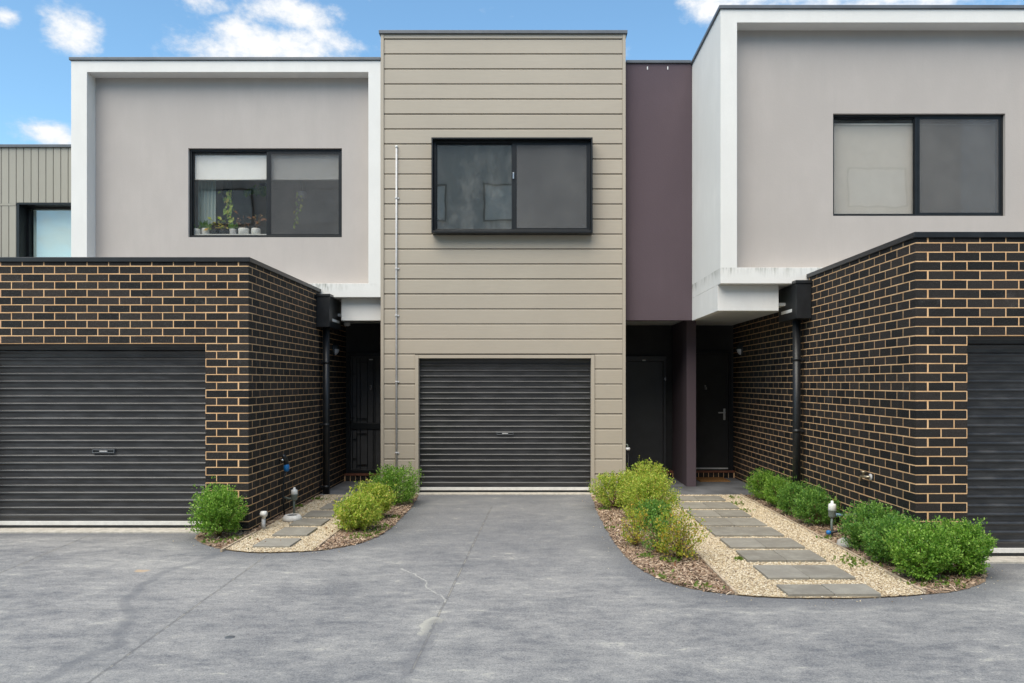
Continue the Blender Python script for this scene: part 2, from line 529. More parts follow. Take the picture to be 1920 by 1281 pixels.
def seg_dist(t, x, y, ax, ay, bx, by):
    """distance of (x,y) to a segment"""
    dx, dy = bx - ax, by - ay; L2 = dx * dx + dy * dy
    px = t.math('SUBTRACT', x, ax); py = t.math('SUBTRACT', y, ay)
    h = t.math('DIVIDE', t.math('ADD', t.math('MULTIPLY', px, dx), t.math('MULTIPLY', py, dy)), L2, clamp=True)
    qx = t.math('SUBTRACT', px, t.math('MULTIPLY', h, dx)); qy = t.math('SUBTRACT', py, t.math('MULTIPLY', h, dy))
    return t.math('SQRT', t.math('ADD', t.math('MULTIPLY', qx, qx), t.math('MULTIPLY', qy, qy)))
def asphalt_mat():
    m, t, p = new_mat('worn_coated_asphalt')
    P = t.pos()
    x, y, z = t.sep(P)
    # long wear smears left by turning cars, across the yard
    sm = t.noise(t.mapping(P, (.8, 1.25, 1)), 1.3, 8, .70, .8)
    sm2 = t.noise(t.mapping(P, (1.0, 2.3, 1), (3, 8, 0)), 2.4, 8, .74, .4)
    big = t.noise(P, .38, 4, .55)
    sp = t.noise(P, 120, 3, .7)
    sp2 = t.noise(P, 330, 2, .6)
    edge = t.node('ShaderNodeAttribute'); edge.attribute_name = 'edge'
    wear = t.math('ADD', t.math('MULTIPLY', t.sstep(sm, .36, .66), .55), t.math('MULTIPLY', t.sstep(sm2, .38, .68), .45))
    wear = t.math('ADD', wear, t.math('MULTIPLY', t.math('SUBTRACT', big, .5), .9))
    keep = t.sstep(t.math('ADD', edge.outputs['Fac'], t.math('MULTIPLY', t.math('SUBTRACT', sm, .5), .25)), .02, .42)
    fb = t.noise(t.mapping(P, (.9, 1.5, 1), (7, 2, 0)), 1.5, 13, .80, .25)
    fb2 = t.noise(t.mapping(P, (1.0, 2.2, 1), (1, 5, 0)), 5.5, 11, .80, .2)
    grain = t.noise(P, 55, 6, .8)
    wv = t.math('ADD', t.math('MULTIPLY', t.math('SUBTRACT', fb, .5), 2.6), t.math('MULTIPLY', t.math('SUBTRACT', fb2, .5), 2.0))
    wv = t.math('ADD', wv, t.math('MULTIPLY', t.math('SUBTRACT', grain, .5), 1.5))
    wear = t.math('ADD', t.math('ADD', wv, .50), t.math('MULTIPLY', t.math('SUBTRACT', big, .5), .9), clamp=True)
    strip = t.math('MULTIPLY', t.sstep(t.math('ABSOLUTE', t.math('ADD', x, t.math('ADD', .38, t.math('MULTIPLY', t.math('SUBTRACT', sm, .5), 1.2)))), 1.5, .7), t.sstep(y, 5.4, 8.6))
    wear = t.math('MULTIPLY', wear, t.math('SUBTRACT', 1.0, t.math('MULTIPLY', strip, .55)))
    c = t.mix(wear, (.132, .138, .152), (.365, .359, .345))
    pale = t.sstep(t.math('ADD', fb2, t.math('MULTIPLY', t.math('SUBTRACT', fb, .5), .8)), .60, .72)
    c = t.mix(t.math('MULTIPLY', pale, .65), c, (.47, .455, .385))
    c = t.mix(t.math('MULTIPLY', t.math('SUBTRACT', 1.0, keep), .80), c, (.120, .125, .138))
    c = t.mix(t.math('MULTIPLY', t.sstep(sp, .53, .68), .5), c, (.42, .415, .40))
    c = t.mix(t.math('MULTIPLY', t.sstep(sp, .46, .32), .7), c, (.085, .09, .10))
    # saw-cut joints
    wob = t.math('MULTIPLY', t.math('SUBTRACT', t.noise(P, 2.5, 4, .6), .5), .09)
    for (p0, p1) in [((922, 950), (770, 1262)), ((500, 1042), (165, 1281)), ((167, 1004), (-20, 1083)), ((-60, 1141), (470, 1142))]:
        A = gp(*p0); B = gp(*p1)
        d = seg_dist(t, t.math('ADD', x, t.math('MULTIPLY', wob, .25)), y, A[0], A[1], B[0], B[1])
        c = t.mix(t.sstep(d, .016, .004, 0, .40 if p0[1] < 1100 else .0), c, (.05, .053, .06))
        c = t.mix(t.math('MULTIPLY', t.sstep(d, .006, .002, 0, .6 if p0[1] < 1100 else .3), t.sstep(sm2, .45, .55)), c, (.40, .37, .30))
    # tar-sealed crack
    xx = t.math('ADD', x, t.math('MULTIPLY', wob, 2.2)); yy = t.math('ADD', y, t.math('MULTIPLY', t.math('SUBTRACT', t.noise(P, 6, 4, .6), .5), .16))
    pts = [gp(*q) for q in [(420, 1036), (320, 1068), (268, 1096), (236, 1126), (243, 1150), (228, 1190), (232, 1206), (170, 1228), (110, 1262), (40, 1300)]]
    d = None
    for A, B in zip(pts[:-1], pts[1:]):
        s = seg_dist(t, xx, yy, A[0], A[1], B[0], B[1])
        d = s if d is None else t.math('MINIMUM', d, s)
    c = t.mix(t.math('MULTIPLY', t.sstep(d, .07, .02, 0, .42), t.sstep(sp, .3, .5)), c, (.105, .113, .13))
    # hairline pale crack and a spalled patch beside the middle joint
    pts = [gp(*q) for q in [(757, 1066), (785, 1082), (800, 1094), (815, 1114), (836, 1127)]]
    d = None
    for A, B in zip(pts[:-1], pts[1:]):
        s = seg_dist(t, xx, yy, A[0], A[1], B[0], B[1])
        d = s if d is None else t.math('MINIMUM', d, s)
    c = t.mix(t.math('MULTIPLY', t.sstep(d, .010, .003, 0, .7), t.sstep(grain, .38, .52)), c, (.48, .47, .43))
    A = gp(818, 1158); B = gp(790, 1188)
    d = seg_dist(t, xx, yy, A[0], A[1], B[0], B[1])
    d = t.math('ADD', d, t.math('MULTIPLY', t.math('SUBTRACT', t.noise(P, 9, 8, .75), .5), .34))
    c = t.mix(t.sstep(d, .05, .042, 0, .55), c, (.47, .455, .39))
    A = gp(826, 1165); B = gp(760, 1262)
    d = seg_dist(t, t.math('ADD', x, t.math('MULTIPLY', wob, 2.5)), y, A[0], A[1], B[0], B[1])
    c = t.mix(t.sstep(d, .10, .02, 0, .45), c, (.12, .125, .14))
    A = gp(262, 1070); d = seg_dist(t, xx, yy, A[0], A[1], A[0] + .05, A[1])
    c = t.mix(t.sstep(d, .06, .02, 0, .7), c, (.50, .36, .22))
    t.put(p.inputs['Base Color'], c)
    t.put(p.inputs['Roughness'], t.sstep(wear, 0, 1, .62, .85))
    p.inputs['Specular IOR Level'].default_value = .3
    bump(t, p, t.math('ADD', sp, t.math('MULTIPLY', sp2, .6)), .45, .005)
    return m
M['asphalt'] = asphalt_mat()

# ------------------------------------------------------------------ ground, driveway, beds
ZA = -0.02
def catmull(pts, n=8):
    out = []
    P = [pts[0]] + list(pts) + [pts[-1]]
    for i in range(1, len(P) - 2):
        p0, p1, p2, p3 = [np.array(P[k]) for k in (i - 1, i, i + 1, i + 2)]
        for k in range(n):
            t = k / n
            out.append(tuple(.5 * (2 * p1 + (p2 - p0) * t + (2 * p0 - 5 * p1 + 4 * p2 - p3) * t * t + (3 * p1 - p0 - 3 * p2 + p3) * t ** 3)))
    out.append(tuple(pts[-1]))
    return out
YC = 11.20          # clad front
YLG, YRG = 8.364, 6.968   # brick garage fronts
XLW, XRW = -3.124, 3.575  # brick side walls
right_curve = catmull([gp(*q) for q in [(1109, 930), (1117, 950), (1128, 975), (1145, 1007), (1167, 1037), (1197, 1065), (1240, 1088), (1290, 1103), (1350, 1113),
                       (1420, 1120), (1500, 1123), (1600, 1123), (1700, 1119), (1780, 1111), (1828, 1100), (1849, 1086), (1846, 1068), (1822, 1050)]])
left_curve = catmull([gp(*q) for q in [(784, 930), (776, 945), (762, 962), (740, 985), (715, 1003), (680, 1018), (640, 1027), (590, 1034), (530, 1037), (470, 1037),
                      (420, 1031), (385, 1022), (369, 1012), (372, 1002), (386, 997)]])
rc = np.array(right_curve); lc = np.array(left_curve)
jit = lambda a, s: a + rng.normal(0, s, a.shape)
poly_R = np.vstack([[(rc[0, 0], YC + .05)], jit(rc, .006), [(4.045, YRG - .003), (XRW, YRG - .003), (XRW, 11.13), (1.43, 11.13), (1.43, YC + .05)]])
poly_L = np.vstack([[(lc[0, 0], YC + .05)], jit(lc, .006), [(-3.6, YLG - .003), (XLW, YLG - .003), (XLW, 11.13), (-2.21, 11.13), (-2.21, YC + .05)]])
def inside(P, poly):
    x, y = P[:, 0], P[:, 1]; c = np.zeros(len(P), bool); n = len(poly)
    for i in range(n):
        x0, y0 = poly[i]; x1, y1 = poly[(i + 1) % n]
        k = ((y0 > y) != (y1 > y))
        with np.errstate(divide='ignore', invalid='ignore'):
            xi = (x1 - x0) * (y - y0) / (y1 - y0) + x0
        c ^= k & (x < xi)
    return c
def clip_x(poly, lo, hi):
    def half(P, x, keep):
        out = []
        for i in range(len(P)):
            a, b = P[i], P[(i + 1) % len(P)]
            ia, ib = keep(a[0]), keep(b[0])
            if ia: out.append(tuple(a))
            if ia != ib:
                s = (x - a[0]) / (b[0] - a[0]); out.append((x, a[1] + s * (b[1] - a[1])))
        return out
    P = half([tuple(q) for q in poly], lo, lambda v: v >= lo)
    return half(P, hi, lambda v: v <= hi)

m_ = MB(); m_.box(-150, 150, -150, 150, -.6, -.06)
tag(m_.build('ground', M['soil']), 'bare earth under and around the houses', kind='structure')
# driveway sheet: a grid, so the unworn band beside the beds can follow their outline
gx = np.unique(np.concatenate([np.linspace(-20, -7, 14), np.linspace(-7, 7, 201), np.linspace(7, 20, 14)]))
gy = np.unique(np.concatenate([np.linspace(-8.5, 2, 12), np.linspace(2, 11.42, 136), [12.2, 13.03]]))
GX, GY = np.meshgrid(gx, gy)
V = np.stack([GX.ravel(), GY.ravel(), np.full(GX.size, ZA)], 1)
nx = len(gx); I = np.arange(len(gy) - 1)[:, None] * nx + np.arange(nx - 1)[None]
Fq = np.stack([I, I + 1, I + 1 + nx, I + nx], -1).reshape(-1, 4)
me = np_mesh('driveway', V, Fq, M['asphalt'])
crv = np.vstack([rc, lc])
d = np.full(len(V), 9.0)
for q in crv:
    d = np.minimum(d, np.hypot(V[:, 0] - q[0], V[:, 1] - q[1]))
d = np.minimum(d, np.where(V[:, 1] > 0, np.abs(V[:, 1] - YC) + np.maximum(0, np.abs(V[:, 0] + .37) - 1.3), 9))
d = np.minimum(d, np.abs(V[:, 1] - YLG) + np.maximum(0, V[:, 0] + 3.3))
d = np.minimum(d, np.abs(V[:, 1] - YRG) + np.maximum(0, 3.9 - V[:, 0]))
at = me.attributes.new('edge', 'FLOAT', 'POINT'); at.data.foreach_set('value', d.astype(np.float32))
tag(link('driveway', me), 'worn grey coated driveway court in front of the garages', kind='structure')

def sheet(name, poly, z, mat, label):
    m = MB(); n = len(poly)
    m.add([(x, y, z) for x, y in poly], [tuple(range(n))])
    return tag(m.build(name, mat), label, kind='structure')
def order(poly):
    a = sum(poly[i][0] * poly[(i + 1) % len(poly)][1] - poly[(i + 1) % len(poly)][0] * poly[i][1] for i in range(len(poly)))
    return list(poly) if a > 0 else list(poly)[::-1]
bed_R = sheet('mulch_bed', order(poly_R), ZA + .004, M['soil'], 'mulch bed between the driveway and the right brick wall')
bed_L = sheet('mulch_bed', order(poly_L), ZA + .004, M['soil'], 'mulch bed between the driveway and the left brick wall')
SR0, SR1 = 1.635, 3.105
SL0, SL1 = -3.02, -2.145
path_R = sheet('garden_path', order(clip_x(poly_R, SR0, SR1)), ZA + .010, M['sand'], 'pale gravel path of wide pavers to the two right front doors')
path_L = sheet('garden_path', order(clip_x(poly_L, SL0, SL1)), ZA + .010, M['sand'], 'pale gravel path of single pavers to the left front door')

def paver(parent, x0, x1, y0, y1, tilt=.003):
    m = MB(); cx, cy = (x0 + x1) / 2, (y0 + y1) / 2
    m.box(x0 - cx, x1 - cx, y0 - cy, y1 - cy, -.018, .022)
    o = m.build('paver', M['paver'], None, .004, (cx, cy, ZA + .012 + random.uniform(-.002, .003)))
    o.rotation_euler = (random.uniform(-tilt, tilt), random.uniform(-tilt, tilt), random.uniform(-.012, .012))
    put_under(o, parent)
    return o
pav_rects = []
for i, (yb, yf) in enumerate([(934, 942), (946, 957), (961, 972.5), (976, 990), (993.5, 1009), (1015, 1032), (1038, 1057), (1066, 1090)]):
    Y0, Y1 = gp(0, yf)[1], gp(0, yb)[1]
    x0 = 2.0 + random.uniform(-.012, .012)
    xm = 2.36 + random.uniform(-.01, .01)
    for (a_, b_) in ((x0, xm - .002), (xm + .002, 2.735 + random.uniform(-.015, .015))):
        paver(path_R, a_, b_, Y0, Y1); pav_rects.append((a_, b_, Y0, Y1))
Y1 = gp(0, 1103)[1]; Y0 = gp(0, 1122.3)[1]
for a_, b_ in ((2.0, 2.358), (2.362, 2.72)):
    paver(path_R, a_, b_, Y0 + .012, Y1); pav_rects.append((a_, b_, Y0, Y1))
for i, (yb, yf) in enumerate([(937, 945), (948, 958), (962, 973), (977.5, 989), (994.5, 1008.5), (1015, 1029.5)]):
    Y0, Y1 = gp(0, yf)[1], gp(0, yb)[1]
    x0 = -2.775 + random.uniform(-.01, .01) + (.05 if i < 2 else 0)
    paver(path_L, x0, x0 + .375, Y0, Y1); pav_rects.append((x0, x0 + .375, Y0, Y1))

# timber edging strips between gravel and mulch
def edging(x, y0, y1, label):
    m = MB(); n = 12
    for k in range(1):
        m.box(x - .011, x + .011, y0, y1, ZA - .03, ZA + .028)
    o = tag(m.build('timber_edging', M['edging'], None, .003), label, 'edging', 'timber edging strips')
    return o
edging(1.622, 5.90, 11.1, 'thin timber edging strip along the bush side of the wide paver path')
edging(3.118, 5.93, 11.1, 'thin timber edging strip below the hedge along the right brick wall')
edging(-2.132, 7.60, 11.1, 'thin timber edging strip beside the single paver path on its driveway side')
edging(-3.033, 7.40, 8.34, 'short timber edging strip beside the round bush at the left brick corner')

# loose pebbles and bark chips
def scatter_stones(name, n, poly, lo, hi, rmin, rmax, mat, label, avoid, zb, leak=0.0):
    b0, b1 = poly.min(0), poly.max(0)
    P = rng.uniform([max(lo, b0[0]), b0[1]], [min(hi, b1[0]), min(b1[1], 11.1)], (n, 2))
    k = inside(P, poly)
    for (x0, x1, y0, y1) in avoid:
        k &= ~((P[:, 0] > x0 - .004) & (P[:, 0] < x1 + .004) & (P[:, 1] > y0 - .004) & (P[:, 1] < y1 + .004)) | (rng.random(n) < leak)
    P = P[k]; n = len(P)
    base = np.array([(1, 0, 0), (0, 1, 0), (-1, 0, 0), (0, -1, 0), (0, 0, 1), (0, 0, -1)], float)
    tri = np.array([(0, 1, 4), (1, 2, 4), (2, 3, 4), (3, 0, 4), (1, 0, 5), (2, 1, 5), (3, 2, 5), (0, 3, 5)])
    r = rng.uniform(rmin, rmax, n) * rng.choice([1, 1, 1, 1.35], n)
    S = np.stack([r * rng.uniform(.8, 1.4, n), r * rng.uniform(.7, 1.1, n), r * rng.uniform(.5, .8, n)], 1)
    Vv = base[None] * S[:, None] * rng.uniform(.75, 1.2, (n, 6, 1))
    th = rng.uniform(0, 6.283, n); c, s = np.cos(th), np.sin(th)
    X = Vv[..., 0] * c[:, None] - Vv[..., 1] * s[:, None]; Yv = Vv[..., 0] * s[:, None] + Vv[..., 1] * c[:, None]
    tl = rng.normal(0, .35, n)
    Zv = Vv[..., 2] + X * tl[:, None]
    W = np.stack([X + P[:, :1], Yv + P[:, 1:2], Zv + zb + (r * .35)[:, None]], -1)
    Ff = (tri[None] + 6 * np.arange(n)[:, None, None]).reshape(-1, 3)
    return tag(link(name, np_mesh(name, W.reshape(-1, 3), Ff, mat)), label, kind='stuff')
scatter_stones('gravel', 52000, poly_R, SR0, SR1, .0042, .0088, M['gravel'], 'cream and tan pebbles between the wide pavers', pav_rects, ZA + .011, .004)
scatter_stones('gravel', 24000, poly_L, SL0, SL1, .0042, .0088, M['gravel'], 'cream and tan pebbles between the single pavers on the left', pav_rects, ZA + .011, .004)
def scatter_chips(name, n, poly, lo, hi, label, holes=()):
    b0, b1 = poly.min(0), poly.max(0)
    P = rng.uniform([max(lo, b0[0]), b0[1]], [min(hi, b1[0]), min(b1[1], 11.12)], (n, 2))
    P = P[inside(P, poly)]; n = len(P)
    base = np.array([(-1, -.5, 0), (1, -.35, 0), (.8, .5, 0), (-.9, .4, 0), (0, 0, 1)], float)
    tri = np.array([(0, 1, 4), (1, 2, 4), (2, 3, 4), (3, 0, 4)])
    L = rng.uniform(.008, .026, n)
    Vv = base[None] * np.stack([L, L * rng.uniform(.35, .75, n), rng.uniform(.003, .008, n)], 1)[:, None] * rng.uniform(.8, 1.2, (n, 5, 1))
    th = rng.uniform(0, 6.283, n); c, s = np.cos(th), np.sin(th)
    X = Vv[..., 0] * c[:, None] - Vv[..., 1] * s[:, None]; Yv = Vv[..., 0] * s[:, None] + Vv[..., 1] * c[:, None]
    Zv = Vv[..., 2] + X * rng.normal(0, .35, n)[:, None] + Yv * rng.normal(0, .35, n)[:, None]
    W = np.stack([X + P[:, :1], Yv + P[:, 1:2], Zv + (ZA + .008 + rng.uniform(0, .012, n))[:, None]], -1)
    Ff = (tri[None] + 5 * np.arange(n)[:, None, None]).reshape(-1, 3)
    return tag(link(name, np_mesh(name, W.reshape(-1, 3), Ff, M['mulch'])), label, kind='stuff')
scatter_chips('bark_mulch', 15000, poly_R, -9, SR0 - .03, 'brown bark chips in the bed right of the driveway')
scatter_chips('bark_mulch', 7500, poly_R, SR1 + .03, 9, 'brown bark chips under the hedge by the right brick wall')
scatter_chips('bark_mulch', 9000, poly_L, SL1 + .03, 9, 'brown bark chips in the bed left of the driveway')
scatter_chips('bark_mulch', 3000, poly_L, -9, SL0 - .02, 'brown bark chips around the bush at the left brick corner')

def spill(curve, n, label):
    k = rng.integers(0, len(curve), n)
    P = curve[k] + rng.normal(0, .09, (n, 2))
    box_ = np.array([(P[:, 0].min() - .1, P[:, 1].min() - .1), (P[:, 0].max() + .1, P[:, 1].max() + .1)])
    P = P[~inside(P, poly_R) & ~inside(P, poly_L)]; P = P[P[:, 1] < 10.9]
    r = rng.uniform(.003, .0075, len(P)); V = []; Fc = []
    base = np.array([(1, 0, 0), (0, 1, 0), (-1, 0, 0), (0, -1, 0), (0, 0, .7), (0, 0, -.7)]); tri = np.array([(0, 1, 4), (1, 2, 4), (2, 3, 4), (3, 0, 4), (1, 0, 5), (2, 1, 5), (3, 2, 5), (0, 3, 5)])
    for i, p_ in enumerate(P):
        V.append(base * r[i] * rng.uniform(.7, 1.3, (6, 1)) + np.array([p_[0], p_[1], ZA + r[i] * .5])); Fc.append(tri + 6 * i)
    tag(link('loose_stones', np_mesh('loose_stones', np.vstack(V), np.vstack(Fc), M['gravel'])), label, kind='stuff')
spill(rc, 130, 'stray pebbles on the driveway along the right bed')
spill(lc, 90, 'stray pebbles on the driveway along the left bed')

# ------------------------------------------------------------------ bricks
PITCH, BL, BH, BD, CR = .24, .230, .0765, .105, .086
Z_REF = 2.942
_bm = {}
def brick_arrays(L, Hh, D=BD):
    c = .0009; l, h = L / 2, Hh / 2
    V = np.array([(-l + c, 0, -h + c), (l - c, 0, -h + c), (l - c, 0, h - c), (-l + c, 0, h - c),
                  (-l, c, -h), (l, c, -h), (l, c, h), (-l, c, h), (-l, D, -h), (l, D, -h), (l, D, h), (-l, D, h)])
    Q = np.array([(0, 1, 2, 3), (4, 5, 1, 0), (5, 6, 2, 1), (6, 7, 3, 2), (7, 4, 0, 3), (8, 9, 5, 4), (9, 10, 6, 5), (10, 11, 7, 6), (11, 8, 4, 7)])
    return V, Q
def brick_mesh(L, Hh):
    k = (round(L, 3), round(Hh, 3))
    if k not in _bm:
        V, Q = brick_arrays(*k); _bm[k] = np_mesh('brick', V, Q, M['brick'])
    return _bm[k]
ROT = {'front': 0.0, 'east': math.pi / 2, 'west': -math.pi / 2}
def seen(c, facing, L, Hh):
    x, y, z = c
    px, py = VX + x * F / y, VY - (z - H) * F / y
    if facing == 'front': wpx = L * F / y
    else: wpx = abs(x) * F * (1 / (y - L / 2) - 1 / (y + L / 2))
    if not (-wpx < px < 1920 + wpx and -20 < py < 1301): return -1
    return wpx * Hh * F / y
def place_bricks(parent, items):
    """items: (centre of face, facing, length, height); the 300 largest in view are objects, the rest one part"""
    items = sorted(items, key=lambda q: -seen(*q))
    big, rest = items[:300], items[300:]
    pin = world_of(parent).inverted()
    for c, fc, L, Hh in big:
        o = bpy.data.objects.new('brick', brick_mesh(L, Hh)); COL.objects.link(o)
        o.location = (c[0] + random.uniform(-.0003, .0003), c[1] + random.uniform(-.0003, .0003), c[2] + random.uniform(-.0012, .0012))
        o.rotation_euler = (random.uniform(-.003, .003), random.uniform(-.005, .005), ROT[fc] + random.uniform(-.003, .003))
        o.parent = parent; o.matrix_parent_inverse = pin
    if rest:
        VV, QQ = [], []; k = 0
        for c, fc, L, Hh in rest:
            V, Q = brick_arrays(L, Hh)
            t = ROT[fc] + random.uniform(-.003, .003); cs, sn = math.cos(t), math.sin(t)
            W = np.stack([V[:, 0] * cs - V[:, 1] * sn, V[:, 0] * sn + V[:, 1] * cs, V[:, 2]], 1) + np.array(c) + rng.uniform(-.0003, .0003, 3)
            VV.append(W); QQ.append(Q + k); k += len(V)
        o = link('bricks', np_mesh('bricks', np.vstack(VV), np.vstack(QQ), M['brick']), parent)
        tag(o, kind='stuff')

def garage_bricks(side):
    """brick faces of one garage: front pier, lintel and the long side wall"""
    s = 1 if side == 'left' else -1           # s: +1 wall faces east (+X)
    X, Yf = (XLW, YLG) if side == 'left' else (XRW, YRG)
    fc = 'east' if side == 'left' else 'west'
    Yend = 12.80 if side == 'left' else 13.20
    Ypar = 11.17 if side == 'left' else 9.63
    xin = X - s * .478                         # door jamb
    xout = X - s * 3.06; xend = X - s * 3.54   # far jamb, far end
    P = .0012
    it = []
    top = 1; k = -1
    while True:
        zc = Z_REF - (k + .5) * CR             # k=-1: course above the reference joint
        if zc < -.10: break
        Hh = BH
        even = (k % 2 == 0)
        # which length shows at the corner: half on odd courses of the front
        lintel = k < 10
        # --- front, distances u measured from the corner
        segs = []
        u = 0.0; first = .110 if not even else .230
        ends = .478 if not lintel else 3.54
        L = first
        while u < ends - .02:
            L = min(L, ends - u)
            segs.append((u, L)); u += L + .010; L = .230
        if not lintel:
            u = 3.06
            while u < 3.54 - .02:
                L = min(.230 if even or u > 3.06 else .110, 3.54 - u); segs.append((u, L)); u += L + .010
        for (u, L) in segs:
            if u == 0 and L < .2: continue     # header of the side wall's corner brick shows here
            if L < .03: continue
            ext = P if u == 0 else 0
            xc = X - s * (u + L / 2 - ext / 2)
            it.append(((xc, Yf - P, zc), 'front', L + ext, Hh))
        # --- side
        end = (Ypar if zc > 2.66 else Yend) - Yf
        u = 0.0; L = .230 if not even else .110
        while u < end - .02:
            L = min(L, end - u)
            if not (u == 0 and L < .2) and L > .03:
                ext = P if u == 0 else 0
                it.append(((X + s * P, Yf + u + L / 2 - ext / 2, zc), fc, L + ext, Hh))
            u += L + .010; L = .230
        k += 1
    return it, xin, xout, xend, Yend, Ypar

# ------------------------------------------------------------------ shared builders
def slat_mesh(x0, x1):
    pr = [(.004, 0), (.002, .012), (0, .030), (-.001, .042), (-.008, .050), (-.015, .056), (-.0175, .064), (-.016, .0705), (-.009, .077), (0.001, .0835), (.004, .0845)]
    m = MB()
    n = len(pr)
    V = [(x0, y, z) for y, z in pr] + [(x1, y, z) for y, z in pr]
    m.add(V, [(k, n + k, n + k + 1, k + 1) for k in range(n - 1)], True)
    return m.mesh('slat', M['roller'])
def garage_door(parent, x0, x1, y, z1, hx, hz, label=None):
    m = MB()
    m.box(x0 - .05, x1 + .05, y + .02, y + .05, -.02, z1 + .10)
    d = m.build('garage_door', M['black_metal'], parent)
    if label: d['label'] = label
    me = slat_mesh(x0 - .04, x1 + .04)
    n = int((z1 + .09 - .075) / .0845) + 1
    pin = world_of(d).inverted()
    for k in range(n):
        o = bpy.data.objects.new('slat', me); COL.objects.link(o)
        o.location = (0, y + random.uniform(-.0012, .0012), .075 + k * .0845)
        o.rotation_euler = (random.uniform(-.02, .02), 0, random.uniform(-.0004, .0004))
        o.parent = d; o.matrix_parent_inverse = pin
    m = MB(); m.box(x0 - .04, x1 + .04, y - .018, y + .015, .030, .074)
    m.build('bottom_rail', M['rubber'], d, .003)
    m = MB(); m.box(x0 - .04, x1 + .04, y - .012, y + .012, -.004, .0295)
    m.build('weather_seal', M['black_metal'], d)
    m = MB(); m.frame(hx - .125, hx + .125, hz - .019, hz + .019, hx - .117, hx + .117, hz - .012, hz + .012, y - .026, y + .001)
    h = m.build('lock_handle', M['cap'], d, .002)
    m = MB(); m.box(hx - .115, hx + .115, y - .012, y - .004, hz - .010, hz + .010)
    m.build('handle_recess', M['black_metal'], d)
    m = MB(); m.box(hx - .045, hx + .045, y - .024, y - .012, hz - .006, hz + .006)
    m.build('lock_barrel', M['galv'], d, .002)
    return d
def threshold(parent, x0, x1, y0, y1):
    m = MB(); m.box(x0, x1, y0, y1, ZA - .05, -.001)
    return m.build('threshold', M['concrete'], parent, .004)
def sliding_window(parent, X0, X1, Z0, Z1, y, xm, fr=.045, glass='glass', screen_right=True, label=None, depth=.07, screen='screen'):
    """aluminium sliding window; y is the front of its frame"""
    m = MB(); m.frame(X0, X1, Z0, Z1, X0 + fr, X1 - fr, Z0 + fr, Z1 - fr, y, y + depth)
    wn = m.build('window', M['window_frame'], parent, .003)
    if label: wn['label'] = label
    # left sash behind, right sash in front
    for (a_, b_, yy, nm) in ((X0 + fr, xm + .01, y + .045, 'pane'), (xm - .01, X1 - fr, y + .022, 'pane')):
        m = MB(); m.box(a_, b_, yy, yy + .005, Z0 + fr, Z1 - fr)
        m.build(nm, M[glass], wn)
    m = MB(); m.box(xm - .020, xm + .022, y + .008, y + .058, Z0 + fr, Z1 - fr)
    m.build('mullion', M['window_frame'], wn, .003)
    m = MB(); m.frame(xm + .0225, X1 - fr, Z0 + fr, Z1 - fr, xm + .045, X1 - fr - .028, Z0 + fr + .026, Z1 - fr - .026, y + .006, y + .030)
    m.build('sash', M['window_frame'], wn, .002)
    m = MB(); m.frame(X0 + fr, xm - .0205, Z0 + fr, Z1 - fr, X0 + fr + .014, xm - .03, Z0 + fr + .016, Z1 - fr - .018, y + .030, y + .044)
    m.build('sash', M['window_frame'], wn, .002)
    if screen_right:
        m = MB(); m.box(xm + .04, X1 - fr - .02, y + .010, y + .0115, Z0 + fr + .02, Z1 - fr - .02)
        m.build('fly_screen', M[screen], wn)
    return wn
def room(parent, X0, X1, Z0, Z1, y0, y1, mat):
    m = MB()
    V = [(X0, y0, Z0), (X1, y0, Z0), (X1, y0, Z1), (X0, y0, Z1), (X0, y1, Z0), (X1, y1, Z0), (X1, y1, Z1), (X0, y1, Z1)]
    m.add(V, [(4, 5, 6, 7), (0, 4, 7, 3), (1, 2, 6, 5), (3, 7, 6, 2), (0, 1, 5, 4)])
    return m.build('room', mat, parent)
def text_mesh(s, size, mat):
    cu = bpy.data.curves.new('t', 'FONT'); cu.body = s; cu.size = size; cu.extrude = .004; cu.align_x = 'CENTER'; cu.align_y = 'CENTER'
    cu.resolution_u = 3
    o = bpy.data.objects.new('t', cu); COL.objects.link(o)
    dg = bpy.context.evaluated_depsgraph_get()
    me = bpy.data.meshes.new_from_object(o.evaluated_get(dg))
    bpy.data.objects.remove(o); bpy.data.curves.remove(cu)
    me.materials.clear(); me.materials.append(mat); me.name = 'door_number'
    return me
def door_number(parent, s, x, y, z, size=.10):
    o = link('door_number', text_mesh(s, size, M['chrome']))
    o.location = (x, y, z); o.rotation_euler = (math.pi / 2, 0, 0)
    put_under(o, parent); return o
def cap_profile(o): return o

